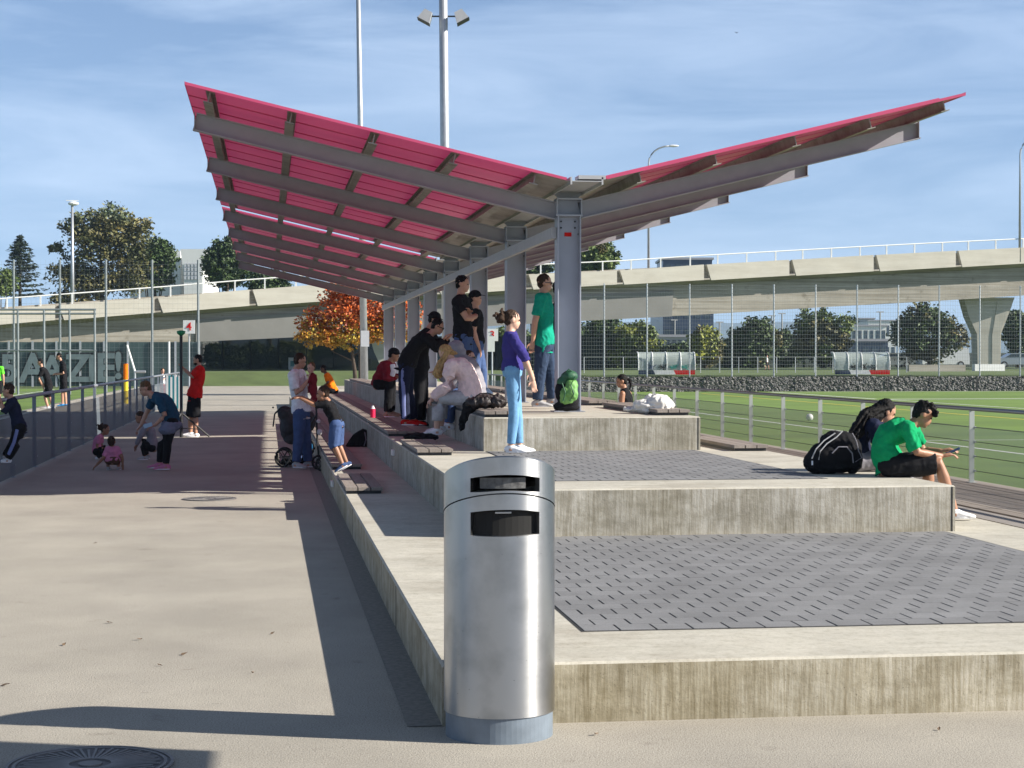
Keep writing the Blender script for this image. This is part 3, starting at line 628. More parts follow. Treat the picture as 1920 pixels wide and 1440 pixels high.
# ------------------------------------------------------------------ motorway bridge
def lerp_tab(tab, x):
    if x <= tab[0][0]: (x0, y0), (x1, y1) = tab[0], tab[1]
    elif x >= tab[-1][0]: (x0, y0), (x1, y1) = tab[-2], tab[-1]
    else:
        for (x0, y0), (x1, y1) in zip(tab, tab[1:]):
            if x0 <= x <= x1: break
    return y0 + (y1 - y0) * (x - x0) / (x1 - x0)
def dB(x): return 122 + .0125 * x
TOP = [(0, 580), (106, 572), (292, 558), (470, 543), (640, 530), (1159, 507), (1322, 496), (1482, 487), (1640, 478), (1794, 470), (1920, 464)]
PB = [(0, 608), (190, 594), (365, 581), (547, 568), (1088, 537), (1499, 516), (1920, 494)]
BOT = [(0, 660), (365, 640), (547, 632), (1088, 601), (1329, 589), (1642, 570), (1795, 562), (1920, 554)]
T = thing('motorway_bridge', 'long concrete motorway bridge crossing behind the sports ground', 'bridge', D(960, 690, dB(960)))
bdir = (D(1900, 600, dB(1900)) - D(0, 600, dB(0))).to_2d().normalized(); bn = V((-bdir.y, bdir.x, 0)); bd = V((bdir.x, bdir.y, 0))
if bn.y < 0: bn = -bn
JX = [-250, -80, 106, 292, 470, 642, 815, 988, 1159, 1322, 1482, 1640, 1794, 1945, 2090, 2230, 2370]
for i in range(len(JX) - 1):
    xa, xb = JX[i], JX[i + 1]; a0 = D(xa, lerp_tab(TOP, xa), dB(xa)); b0 = D(xb, lerp_tab(TOP, xb), dB(xb)); a1 = D(xa, lerp_tab(PB, xa), dB(xa)); b1 = D(xb, lerp_tab(PB, xb), dB(xb))
    e = bd * .09
    b = MB(); b.prism([a0 + e + bd * .06, b0 - e, b1 - e, a1 + e + bd * .42], bn * .35); b.build('parapet_panel', 'bridge_light', T)
st = list(range(-300, 2500, 70))
def section(name, m, prof, st=st):
    b = MB(); k = None
    for x in st:
        pr = prof(x); k = len(pr); b.v += pr
    for i in range(len(st) - 1):
        for j in range(k): a = i * k + j; c = i * k + (j + 1) % k; b.f.append((a, c, c + k, a + k))
    b.f.append(tuple(range(k))); b.f.append(tuple((len(st) - 1) * k + j for j in reversed(range(k))))
    return b.build(name, m, T)
def gp(x, z_or_tab, off, dz=0):
    p = D(x, lerp_tab(z_or_tab, x), dB(x)); return p + bn * off + V((0, 0, dz))
section('deck_slab', 'bridge', lambda x: [gp(x, PB, .70, 1.15), gp(x, PB, .36, 1.15), gp(x, PB, .36, .14), gp(x, PB, .04, .14), gp(x, PB, .04, .02), gp(x, PB, 1.3, -.34), gp(x, PB, 9.5, -.34), gp(x, PB, 10.6, .05), gp(x, PB, 10.6, .3), gp(x, PB, .70, .3)])
section('girder', 'bridge', lambda x: [gp(x, PB, 1.1, -.30), gp(x, BOT, 1.45, 0), gp(x, BOT, 9.3, 0), gp(x, PB, 9.6, -.3)])
section('girder_shade_panel', 'bridge_shade', lambda x: [gp(x, PB, .95, -.72), gp(x, BOT, 1.30, -.03), gp(x, BOT, 1.6, -.02), gp(x, PB, 1.2, -.72)], st=list(range(372, 1310, 75)))  # shade on the middle stretch put in as a darker panel before the web
section('far_parapet', 'bridge_light', lambda x: [gp(x, TOP, 10.3, -.2), gp(x, PB, 10.3, 0), gp(x, PB, 10.6, 0), gp(x, TOP, 10.6, -.2)])
b = MB()
for zz, r_ in ((.72, .045), (.0, 0)):
    if r_: b.tube([gp(x, TOP, .2, zz) for x in st], r_, 8)
b.build('railing', 'white', T)
b = MB(); x = -60
pts = []
for i in range(len(JX) - 1):
    for f_ in (.16, .5, .84): xx = JX[i] + (JX[i + 1] - JX[i]) * f_; p = gp(xx, TOP, .2, 0); b = MB(); b.box((p.x - .05, p.y - .05, p.z - .05), (p.x + .05, p.y + .05, p.z + .72)); b.build('railing_post', 'white', T)
def pier(px_, name='pier'):
    c = D(px_, lerp_tab(BOT, px_), dB(px_)) + bn * 3.0; zt = c.z + .02; b = MB(); zb = UZ - .2
    prof = [(-2.05, zt), (2.15, zt), (1.85, zt - .9), (1.05, zt - 3.0), (1.0, zb), (-.85, zb), (-.95, zt - 3.0), (-1.6, zt - 1.6)]
    b.prism([V((c.x, c.y, 0)) + RT * a + V((0, 0, z)) for a, z in prof], FH * 1.9)
    # recessed bright side strip
    b.prism([V((c.x, c.y, 0)) + RT * a - FH * .06 + V((0, 0, z)) for a, z in [(.75, zt - .25), (1.95, zt - .25), (1.65, zt - .95), (.95, zt - 3.0), (.9, zb), (.30, zb), (.30, zt - 3.1)]], FH * .06)
    b.build(name, 'bridge_light', T)
pier(1892); pier(760)

# screen fences and walls under and before the bridge
t = thing('noise_barrier', 'dark glazed barrier with big pale graffiti letters behind the left pitch', 'barrier', D(150, 727, 110))
dd_ = 111.0
zt_ = 1.75 + 33 * dd_ / F_PX * .9
b = MB()
pL = D(-120, 0, dd_); pR = D(372, 0, dd_)
b.bar(V((pL.x, pL.y, zt_ / 2 + .05)), V((pR.x, pR.y, zt_ / 2 + .05)), .06, zt_); b.build('pane', mat('barrier glass', (.055, .085, .085), .25, var=.3, scale=.5), t)
b = MB()
for i in range(12): p = pL + (pR - pL) * (i / 11); b.box((p.x - .06, p.y - .12, 0), (p.x + .06, p.y - .04, zt_ + .1))
b.build('frame_post', 'galv', t)
M['graffiti'] = mat('graffiti paint', (.15, .20, .21), .7, var=.15, scale=2); M['graffiti_line'] = mat('graffiti outline', (.015, .02, .022), .7)
for ch, x, yc_, sz in (('5', 17, 693, 58), ('A', 62, 693, 62), ('A', 98, 694, 56), ('Z', 146, 693, 58), ('I', 172, 693, 56), ('E', 198, 692, 60), ('!', 222, 688, 56)):
    p = D(x, yc_, dd_ - .12); s_ = sz * dd_ / F_PX * 1.22
    text_mesh('graffiti_outline', ch, s_ * 1.05, 'graffiti_line', p, RT, (0, 0, 1), t, .004, bold=.13)
    text_mesh('graffiti_letter', ch, s_, 'graffiti', p - FH * .03, RT, (0, 0, 1), t, .004, bold=.06)
t = thing('screen_fence', 'dark green mesh screen fence at the far end of the path under the bridge', 'fence', D(500, 697, 142))
b = MB(); a_ = D(365, 697, 141); c_ = D(1130, 697, 146)
b.bar(V((a_.x, a_.y, UZ + 1.35)), V((c_.x, c_.y, UZ + 1.35)), .03, 2.7); b.build('screen', 'net_dark', t)
b = MB()
for i in range(16): p = a_ + (c_ - a_) * (i / 15); b.box((p.x - .04, p.y - .1, UZ), (p.x + .04, p.y - .03, UZ + 2.8))
b.build('post', 'steel_black', t)
t = thing('railing_fence', 'thin low railing along the far grass field behind the dugouts', 'fence', D(1500, 697, 112))
b = MB(); a_ = D(1095, 697, 112); c_ = D(1700, 697, 116)
b.tube([V((a_.x, a_.y, UZ + 1.0)), V((c_.x, c_.y, UZ + 1.0))], .02, 6); b.build('handrail', 'galv', t)
for i in range(18):
    p = a_ + (c_ - a_) * (i / 17); b = MB(); b.tube([V((p.x, p.y, UZ)), V((p.x, p.y, UZ + 1.0))], .025, 6); b.build('post', 'galv', t)
t = thing('screen_fence', 'dark low mesh screen behind the far right field and its trees', 'fence', D(1400, 690, 175))
b = MB(); a_ = D(1080, 690, 176); c_ = D(1960, 690, 186); b.bar(V((a_.x, a_.y, UZ + .75)), V((c_.x, c_.y, UZ + .75)), .03, 1.5); b.build('screen', 'net_dark', t)
b = MB()
for i in range(20): p = a_ + (c_ - a_) * (i / 19); b.box((p.x - .04, p.y - .1, UZ), (p.x + .04, p.y - .03, UZ + 1.6))
b.build('post', 'steel_black', t)
b = MB(); p = D(1745, 700, 128); b.box((p.x - 1.6, p.y, UZ - .1), (p.x + 2.6, p.y + .6, UZ + .45)); tag(b.build('concrete_block', 'bridge'), 'long low grey concrete block before the bridge pier', 'barrier')
b = MB(); p = D(1855, 700, 132); b.box((p.x - 1.1, p.y, UZ - .1), (p.x + 1.2, p.y + .6, UZ + .5)); tag(b.build('concrete_block', 'white'), 'pale concrete block at the foot of the bridge pier', 'barrier')

# ------------------------------------------------------------------ dugouts
def dugout(x0, x1, dep, label, scr):
    a = D(x0, 700, dep); c = D(x1, 700, dep); u = (c - a).to_2d().normalized().to_3d(); nn = V((-u.y, u.x, 0)); wd = (c - a).to_2d().length
    t = thing('team_shelter', label, 'dugout', V((a.x, a.y, UZ)))
    H_ = 1.25; prof = [(0, .28), (0, .62)] + [(.55 - .55 * math.cos(q), .62 + .62 * math.sin(q)) for q in [PI / 2 * i / 7 for i in range(1, 8)]] + [(1.1, 1.26)]
    def pt(s_, o, z): return V((a.x, a.y, UZ)) + u * s_ - nn * (-o) + V((0, 0, z))
    b = MB()
    for s_ in (0, wd):
        for o, z in prof: b.v.append(pt(s_, o, z))
    k = len(prof)
    for i in range(k - 1): b.f.append((i, i + 1, k + i + 1, k + i))
    for s_ in (0, 1): b.f.append(tuple([s_ * k + i for i in range(k)]))
    b.build('perspex_shell', 'glassy', t, fix=False)
    for i in range(5):
        s_ = wd * i / 4; b = MB(); b.tube([pt(s_, o - .02, z) for o, z in prof], .032, 6); b.build('frame_rib', 'white', t)
    for i, (f0, f1, mm) in enumerate(((0, .30, 'c_darkjeans'), (.30, .66, 'white'), (.66, 1, 'c_red'))):
        b = MB(); sk = .12; b.prism([pt(wd * f0 + (sk if i else 0) * 0, -.05, .04), pt(wd * f1, -.05, .04), pt(wd * f1 - (sk if i < 2 else 0), -.05, .27), pt(wd * f0 - (sk if i else 0), -.05, .27)], nn * .03); b.build('base_panel', mm, t)
    b = MB(); b.box((0, 0, 0), (.1, .1, .1)) ; b = MB()
    pA = pt(.15, .75, .4); pB = pt(wd - .15, .75, .4); b.bar(pA, pB, .35, .05); b.build('seat', 'c_darkjeans', t)
    rr = random.Random(scr)
    for k_, mm in enumerate((['c_blue', 'c_black', 'c_teal2', 'c_teal2'] if scr == 1 else ['c_black', 'c_black', 'c_black'])):
        b = MB(); s0 = wd * ((.2 + .2 * k_) if scr == 1 else (.32 + .17 * k_)); p = []
        for i in range(16): p.append(pt(s0 + .22 * math.sin(i * 1.9) + rr.uniform(-.08, .08) + .01 * i, -.03, .42 + .16 * math.cos(i * 2.3) + rr.uniform(-.05, .1)))
        b.tube(p, .014, 5); b.build('graffiti_scribble', mm, t)
M['c_teal2'] = mat('teal spray', (.02, .30, .24), .7)
dugout(1197, 1303, 97.5, 'left perspex dugout with blue and green scribbles behind the gabion wall', 1)
dugout(1565, 1668, 98.5, 'right perspex dugout with black scribble behind the gabion wall', 2)

# ------------------------------------------------------------------ poles, lamps, signs
def pole(b, p, h, r0, r1, lean=V((0, 0, 0)), n=14): b.tube([p, p + V((0, 0, h * .5)) + lean * .5, p + V((0, 0, h)) + lean], [r0, (r0 + r1) / 2, r1], n)
t = thing('light_mast', 'tall tapered floodlight mast rising behind the left roof wing, its top out of view', 'light mast', D(684, 720, 75).xy.to_3d())
p = V(t.location); b = MB(); pole(b, p, 21, .165, .075, lean=RT * -.32); b.build('mast', 'galv', t, smooth=True)
b = MB(); q = D(684, 635, 74.7); b.box((q.x - .17, q.y - .2, q.z - .33), (q.x + .17, q.y - .02, q.z + .33)); b.build('control_box', 'paint_light', t)
b = MB(); b.box((p.x - .6, p.y - .25, 20.6), (p.x + .1, p.y + .25, 20.9)); b.build('lamp_head', 'white', t)
t = thing('light_mast', 'tall floodlight mast with a pair of square lamp heads above the roof', 'light mast', D(839, 720, 66).xy.to_3d())
p = V(t.location); b = MB(); pole(b, p, 20, .185, .15, lean=RT * -.20); b.build('mast', 'galv', t, smooth=True)
hz = EYE + (672 - 32) * 66 / F_PX
for sg in (-1, 1):
    c = p + RT * (-.14 + sg * .62) + V((0, 0, hz)); b = MB(); ang = sg * -28
    rot = Matrix.Rotation(math.radians(ang), 4, FH).to_3x3() if True else None
    X_ = rot @ RT; Z_ = rot @ V((0, 0, 1))
    b.prism([c - X_ * .24 - Z_ * .22 - FH * .3, c + X_ * .24 - Z_ * .22 - FH * .3, c + X_ * .15 + Z_ * .18 - FH * .3, c - X_ * .15 + Z_ * .18 - FH * .3], FH * .6)
    h = b.build('lamp_head', 'paint_light', t)
    b = MB(); b.prism([c - X_ * .25 - Z_ * .235 - FH * .31, c + X_ * .25 - Z_ * .235 - FH * .31, c + X_ * .25 - Z_ * .215 - FH * .31, c - X_ * .25 - Z_ * .215 - FH * .31], FH * .62); b.build('lamp_frame', 'steel_black', h)
    b = MB(); b.bar(p + RT * -.14 + V((0, 0, hz)), c, .05, .05); b.build('bracket', 'steel_black', t)
def street_lamp(px_, ybase, ytop, dep, label, arm=None, r0=.11, zb=None):
    p = D(px_, ybase, dep); z0 = zb if zb is not None else p.z; zt = D(px_, ytop, dep).z
    t = thing('street_lamp', label, 'street lamp', V((p.x, p.y, z0))); b = MB(); base = V((p.x, p.y, z0))
    if arm is None:
        pole(b, base, zt - z0, r0, r0 * .6); b.build('pole', 'galv', t, smooth=True)
        b = MB(); c = V((p.x, p.y, zt)); b.ell(c + V((.1, 0, .1)), (.45, .35, .18)); b.bar(c + V((-.5, 0, .35)), c + V((.5, 0, .35)), .1, .06); b.build('lamp_head', 'white', t)
    else:
        ax_, az_ = arm; pts = [base, V((p.x, p.y, zt))] + [V((p.x, p.y, zt)) + RT * (ax_ * (1 - math.cos(q)) * .6 + ax_ * .4 * (q / (PI / 2)) ** 2) + V((0, 0, az_ * math.sin(q))) for q in [PI / 2 * i / 6 for i in range(1, 7)]]
        b.tube(pts, [r0] + [r0 * .6] * (len(pts) - 1), 10); b.build('pole', 'galv', t, smooth=True)
        e = pts[-1]; b = MB(); b.ell(e + RT * .25, (.42, .16, .10), X=RT, Y=FH); b.build('lamp_head', 'white', t)
street_lamp(136, 560, 384, 150, 'street lamp with white head before the big airy tree on the left', zb=4.2, r0=.17)
street_lamp(1216, 505, 306, 141, 'street lamp with curved arm on the bridge just right of the roof valley', arm=(1.7, 1.35), zb=6.5)
street_lamp(1912, 470, 290, 146, 'street lamp with curved arm on the bridge at the right edge', arm=(1.9, 1.6), zb=9.6)
def sign(num, px_, py_, dep, wpx, hpx, label, postz=0, post=True):
    c = D(px_, py_, dep); k = dep / F_PX; w_, h_ = wpx * k, hpx * k
    t = thing('number_sign', label, 'sign', V((c.x, c.y, postz)))
    b = MB(); b.bar(c - RT * w_ / 2, c + RT * w_ / 2, .04, h_); b.build('board', 'white', t)
    text_mesh('numeral', num, h_ * .86, 'c_red', c - FH * .035, RT, (0, 0, 1), t, .006, bold=.004)
    if post: b = MB(); b.tube([V((c.x, c.y + .06, postz)), V((c.x, c.y + .06, c.z + h_ / 2))], .04, 8); b.build('post', 'galv', t)
sign('4', 354.5, 613, 90, 22, 25, 'white sign with a red number 4 above the left fence')
sign('3', 923, 628, 88, 22, 23, 'white sign with a red number 3 seen between the roof columns')
t = thing('notice_board', 'blank white notice panel fixed below the red number 3 sign', 'sign', D(916, 645, 87.5)); b = MB(); c = V(t.location); b.bar(c - RT * .24, c + RT * .3, .05, .75); b.build('board', 'white', t)
t = thing('banner', 'small white banner with a teal landscape on the far screen fence', 'banner', D(551, 682, 139)); c = V(t.location)
b = MB(); b.bar(c - RT * .42, c + RT * .42, .03, .95); b.build('board', 'white', t); b = MB(); b.bar(c - RT * .27 - FH * .03, c + RT * .35 - FH * .03, .01, .42); b.build('picture', mat('teal print', (.05, .25, .25), .6, col2=(.25, .42, .45), scale=3), t)
t = thing('corner_post', 'yellow and red padded post standing by the left fence', 'post', D(236, 735, 70).xy.to_3d()); p = V(t.location)
b = MB(); b.tube([p, p + V((0, 0, .95))], .09, 12); b.build('lower_pad', mat('yellow pad', (.75, .55, .02), .6), t); b = MB(); b.tube([p + V((0, 0, .95)), p + V((0, 0, 1.55))], .09, 12); b.build('upper_pad', 'c_orange', t)
t = thing('goal_post', 'thin white pole with a short arm standing behind the left fence', 'post', D(317, 735, 74).xy.to_3d()); p = V(t.location)
b = MB(); b.tube([p, p + V((0, 0, 2.45))], .045, 8); b.build('pole', 'white', t)
t = thing('barrier_arm', 'tilted red and white barrier arm with a weight, left of the number 4 sign', 'barrier', D(255, 700, 84).xy.to_3d()); q0 = D(238, 647, 84); q1 = D(253, 697, 84)
b = MB(); b.tube([q0, q1], .05, 8); b.build('arm', 'white', t); b = MB(); b.tube([q1, q1 + RT * .5], .06, 8); b.tube([q1, V((q1.x, q1.y, 0))], .05, 8); b.build('base', 'galv', t)
# striped windbreak beside the fence
t = thing('windbreak', 'white and teal striped cloth windbreak beside the left fence', 'windbreak', D(326, 760, 62).xy.to_3d()); p = V(t.location)
for i in range(8):
    b = MB(); a = p + RT * (-.26 + i * .07) ; b.prism([a + V((0, 0, .02)), a + RT * .068 + V((0, 0, .02)), a + RT * .068 + V((0, 0, 1.15 + .04 * math.sin(i * 2))), a + V((0, 0, 1.15 + .04 * math.sin(i * 2 + 1)))], FH * (.04 + .03 * (i % 2))); b.build('stripe', 'white' if i % 2 == 0 else mat('teal cloth', (.03, .22, .26), .8) if i == 1 else ('white' if i % 2 == 0 else bpy.data.materials['teal cloth']), t)
# unseen board, made up to cast the shadow across the lower left corner
t = thing('shadow_board', 'unseen board on a post, made up to cast the lower left shadow', 'sign', (3.96, 6.2, 0))
b = MB(); b.tube([V((3.96, 6.2, 0)), V((3.96, 6.2, 4.0))], .05, 10); b.build('post', 'galv', t)
b = MB(); b.box((3.92, 5.7, 2.4), (3.97, 6.66, 4.1)); b.build('board', 'paint_light', t)

# ------------------------------------------------------------------ buildings
def building(name, label, px0, px1, ytop_, dep, depth, m, rows, cols, win='glass', zb=0, extra=None):
    a = D(px0, 600, dep); c = D(px1, 600, dep); zt = D((px0 + px1) / 2, ytop_, dep).z; u = (c - a).to_2d().normalized().to_3d(); nn = V((-u.y, u.x, 0)); wd = (c - a).to_2d().length
    t = thing(name, label, 'building', V((a.x, a.y, zb))); a0 = V((a.x, a.y, 0))
    b = MB(); b.prism([a0 + V((0, 0, zb)), a0 + u * wd + V((0, 0, zb)), a0 + u * wd + V((0, 0, zt)), a0 + V((0, 0, zt))], nn * depth); b.build('wall', m, t)
    b = MB(); b.prism([a0 - u * .3 - nn * .3 + V((0, 0, zt + .01)), a0 + u * (wd + .3) - nn * .3 + V((0, 0, zt + .01)), a0 + u * (wd + .3) - nn * .3 + V((0, 0, zt + .4)), a0 - u * .3 - nn * .3 + V((0, 0, zt + .4))], nn * (depth + .6)); b.build('roof', 'paint', t)
    for r_ in range(rows):
        for k in range(cols):
            b = MB(); s0 = wd * (k + .2) / cols; s1 = wd * (k + .8) / cols; z0 = zb + (zt - zb) * (r_ + .3) / rows; z1 = zb + (zt - zb) * (r_ + .8) / rows
            b.prism([a0 + u * s0 - nn * .06 + V((0, 0, z0)), a0 + u * s1 - nn * .06 + V((0, 0, z0)), a0 + u * s1 - nn * .06 + V((0, 0, z1)), a0 + u * s0 - nn * .06 + V((0, 0, z1))], nn * .05); b.build('window', win, t)
    return t, a0, u, nn, wd, zt
M['wall_white'] = mat('white render', (.72, .72, .70), .7, var=.05, scale=.1); M['wall_blue'] = mat('blue glass wall', (.03, .045, .085), .3, var=.2, scale=.1); M['wall_grey'] = mat('grey render', (.30, .30, .30), .8, var=.1, scale=.1)
t = thing('tower_building', 'white building with a flared top between the trees on the left', 'building', D(362, 540, 260).xy.to_3d())
def flare(px0, px1, pb0, pb1, yt, yb_, dep, m='wall_white'):
    b = MB(); q = [D(px0, yt, dep), D(px1, yt, dep), D(pb1, yb_, dep), D(pb0, yb_, dep)]; z = V((0, 0, 1)); lo = [V((q[3].x, q[3].y, 0)), V((q[2].x, q[2].y, 0))]
    b.prism([q[0], q[1], q[2], lo[1], lo[0], q[3]], FH * 14); b.build('wall', m, t)
flare(338, 385, 345, 380, 467, 520, 260); flare(240, 338, 244, 338, 470, 480, 268)
b = MB()
for i in range(5):
    for j in range(4): p = D(348 + i * 6.5, 497 + j * 8, 259.9); b.box((p.x - .2, p.y - .05, p.z - .25), (p.x + .2, p.y + .02, p.z + .25))
b.build('window_grid', mat('grey glazing', (.4, .42, .45), .4), t)
building('office_building', 'dark blue glazed building seen below the bridge left of the yellow green tree', 1232, 1338, 586, 420, 20, 'wall_blue', 3, 9)
building('office_building', 'dark flat building top showing just above the bridge parapet', 1243, 1335, 487, 330, 14, 'wall_blue', 5, 5)
building('hall_building', 'white flat roofed hall in the distance between two trees under the bridge', 1596, 1662, 612, 420, 20, 'wall_white', 2, 6)
building('hall_building', 'far pale grey block rising behind the white hall under the bridge', 1612, 1640, 598, 620, 20, 'wall_grey', 3, 4)
building('hall_building', 'far white industrial block between the trees left of the bridge pier', 1628, 1680, 602, 560, 20, 'wall_white', 2, 5)
building('hall_building', 'blue roofed low shed in the gap between the trees right of the right dugout', 1598, 1665, 640, 300, 14, 'wall_blue', 1, 4)
building('hall_building', 'low pale warehouse beyond the trees below the dark blue building', 1225, 1325, 632, 300, 14, 'wall_grey', 2, 9)
building('kiosk_building', 'low grey kiosk behind the screen fence far under the bridge', 1275, 1330, 668, 186, 4, 'wall_grey', 1, 3, zb=UZ)
t = thing('container', 'green corrugated container behind the far field', 'container', D(1500, 690, 180).xy.to_3d() + V((0, 0, UZ)))
a = D(1466, 690, 182); c = D(1560, 690, 183); b = MB(); b.bar(V((a.x, a.y, UZ + .6)), V((c.x, c.y, UZ + .6)), 1.8, 1.2); b.build('body', mat('green container', (.06, .25, .18), .6), t)
b = MB()
for i in range(22): q = a + (c - a) * (i / 21); b.box((q.x - .06, q.y - 1.0, UZ + .05), (q.x + .06, q.y - .93, UZ + 1.2))
b.build('rib', mat('green rib', (.10, .36, .27), .6), t)
# parked vehicles
def car(px_, yb_, dep, ln, label, colr, van=False):
    p = D(px_, yb_, dep); p.z = UZ; t = thing('parked_car', label, 'van' if van else 'car', p); u, nn = RT, FH
    def q(s_, o, z): return p + u * s_ + nn * o + V((0, 0, z))
    h = ln / 2; top_ = 1.95 if van else 1.42
    prof = [(-h, .35), (-h, .8), (-h * .86, .95), (-h * .62, 1.0)] + ([(-h * .45, top_), (h * .95, top_)] if van else [(-h * .30, top_), (h * .35, top_), (h * .72, 1.0)]) + [(h, .92), (h, .35)]
    b = MB(); b.prism([q(s_, -.85, z) for s_, z in prof], nn * 1.7); b.build('body', colr, t)
    b = MB()
    gl = [(-h * .56, 1.02), (-h * .32, top_ - .08), (h * .32, top_ - .08), (h * .62, 1.02)] if not van else [(-h * .56, 1.05), (-h * .44, top_ - .2), (-h * .1, top_ - .2), (-h * .1, 1.05)]
    b.prism([q(s_, -.87, z) for s_, z in gl], nn * .02); b.build('side_window', 'glass', t)
    for s_ in (-h * .62, h * .62):
        b = MB(); b.tube([q(s_, -.88, .33), q(s_, -.66, .33)], .33, 16); wl = b.build('wheel', 'tyre', t); b = MB(); b.tube([q(s_, -.89, .33), q(s_, -.88, .33)], .19, 12); b.build('rim', 'galv', wl)
M['car_white'] = mat('white car paint', (.75, .76, .78), .25, coat=.5); M['car_dark'] = mat('dark car paint', (.04, .05, .07), .2, coat=.5); M['car_silver'] = mat('silver car paint', (.4, .42, .44), .3, metal=.6, coat=.5)
car(1905, 690, 172, 4.4, 'silver car parked at the right edge just past the bridge pier', 'car_silver')
car(1770, 690, 176, 4.6, 'white van parked behind the screen fence left of the bridge pier', 'car_white', True)
car(1706, 690, 178, 4.2, 'white car parked under the trees left of the white van', 'car_white')
car(1672, 690, 174, 4.2, 'silver car parked right behind the right dugout', 'car_silver')
car(1118, 690, 178, 4.2, 'white car half hidden behind trees close to the first roof column', 'car_white')
car(650, 690, 152, 4.2, 'silver car glimpsed through the far screen by the autumn tree', 'car_silver')

# ------------------------------------------------------------------ trees
def tree(name, label, base, blobs, n, size, leaf, trunk_r=.2, seed=1, limbs=True, mats=None, gaps=.30, grp=None, cat='tree'):
    r = random.Random(seed); t = thing(name, label, cat, base, grp); base = V(base)
    b = MB()
    topz = max(c[2] for c in blobs)
    tp = base + V((blobs[0][0] * .3, blobs[0][1], topz * .8)); b.tube([base - V((0, 0, .1)), base + (tp - base) * .3, base + (tp - base) * .65 + V((r.uniform(-.2, .2), 0, 0)), tp], [trunk_r * 1.25, trunk_r, trunk_r * .6, trunk_r * .2], 10)
    b.build('trunk', 'bark', t, smooth=True)
    if limbs:
        for i, c in enumerate(blobs):
            if i % 2 == 0 or len(blobs) < 7:
                b = MB(); s_ = base + (tp - base) * r.uniform(.3, .6); e = base + V(c[:3]); mid = (s_ + e) / 2 + V((0, 0, -.15 * (e - s_).length)); b.tube([s_, mid, e], [trunk_r * .45, trunk_r * .28, trunk_r * .08], 6); b.build('limb', 'bark', t, smooth=True)
    leaf = leaf if isinstance(leaf, (list, tuple)) else [leaf]
    tot = sum(c[3] * c[4] + c[3] * c[5] for c in blobs); vs = [[] for _ in leaf]; fs = [[] for _ in leaf]
    for c in blobs:
        k = int(n * (c[3] * c[4] + c[3] * c[5]) / tot); cc = base + V(c[:3]); ncl = max(6, k // 26)
        cls = []
        for _ in range(ncl):
            d = V((r.gauss(0, 1), r.gauss(0, 1), r.gauss(0, 1))).normalized(); q = r.uniform(.45, 1.03)
            if noise.noise(V((d.x * 2.2, d.y * 2.2, d.z * 2.2)) + V((seed, c[0], c[2]))) < -gaps: q *= .6
            cls.append((cc + V((d.x * c[3] * q, d.y * c[4] * q, d.z * c[5] * q)), r.uniform(.10, .22) * min(c[3], c[5]) + size))
        for _ in range(k):
            ctr, cr = cls[r.randrange(ncl)]; p = ctr + V((r.gauss(0, .6), r.gauss(0, .6), r.gauss(0, .42))) * cr
            sz = size * r.uniform(.6, 1.3); ax1 = V((r.gauss(0, 1), r.gauss(0, 1), r.gauss(0, .7))).normalized(); ax2 = ax1.cross(V((r.gauss(0, 1), r.gauss(0, 1), r.gauss(0, 1)))).normalized()
            mi = 0
            if len(leaf) > 1:
                if mats == 'low': mi = 1 if r.random() < max(0, min(1, .22 - (p.z - base.z - blobs[0][2]) / (blobs[0][5] * 1.2))) else 0
                elif mats == 'high': mi = 1 if (noise.noise(p * .35) + .5 * (p.z - base.z - blobs[0][2]) / blobs[0][5] > .18) else 0
                else: mi = 1 if noise.noise(p * .4 + V((seed, 0, 0))) > .12 else 0
            v = vs[mi]; m_ = len(v); v += [p - ax1 * sz, p + ax2 * sz * .55, p + ax1 * sz, p - ax2 * sz * .55]; fs[mi].append((m_, m_ + 1, m_ + 2, m_ + 3))
    b = MB(); ps = []
    for i in range(len(leaf)):
        o = len(b.v); b.v += vs[i]; b.f += [tuple(o + x for x in f) for f in fs[i]]; ps.append(len(fs[i]))
    cr_ = b.build('crown', leaf, t, fix=False)
    if len(leaf) > 1:
        mi = [0] * ps[0] + [1] * ps[1]; cr_.data.polygons.foreach_set('material_index', mi)
    return t
def at(px_, dep, z=UZ): p = D(px_, 690, dep); return V((p.x, p.y, z))
def crown(px_, ytop_, ybot, wpx, dep, zb=UZ, n=7, seed=0, lob=.55):
    """lobes filling a crown of the given size at its distance"""
    k = dep / F_PX; zt = D(px_, ytop_, dep).z - zb; zl = D(px_, ybot, dep).z - zb; W = wpx * k / 2; Hh = (zt - zl) / 2; zc = (zt + zl) / 2; r = random.Random(seed * 7 + 1); bl = [(0, 0, zc, W * .68, W * .68, Hh * .78)]
    for i in range(n):
        a = 2 * PI * i / n + r.uniform(-.3, .3); q = r.uniform(.45, .62); e = r.uniform(.32, .5)
        bl.append((W * q * math.cos(a), r.uniform(-.4, .4) * W, zc + Hh * q * math.sin(a), W * e, W * e, Hh * e))
    return bl
tree('autumn_maple', 'autumn maple with red, orange and yellow leaves behind the left roof wing', at(668, 86, 0), [(-.85, 0, 3.75, 1.6, 1.5, 1.25), (.4, .2, 3.9, 1.5, 1.4, 1.15), (-2.1, .2, 3.35, .95, .9, .8), (-1.6, -.3, 2.75, 1.2, .9, .55), (1.2, .1, 3.4, 1.0, 1.0, 1.0), (-.3, 0, 2.75, 1.3, 1.1, .6), (-.6, .1, 4.9, 1.2, 1.2, .8), (2.2, 0, 3.6, 1.2, 1, 1.1)], 15000, .085, ['leaf_autumn', 'leaf_gold'], .10, seed=3, mats='low')
t2 = thing('tree_trunk', 'second slim dark tree trunk beside the autumn maple', 'tree', at(675, 84, 0)); b = MB(); p = V(t2.location); b.tube([p, p + V((0, 0, 2.4))], [.09, .06], 8); b.build('trunk', 'bark', t2)
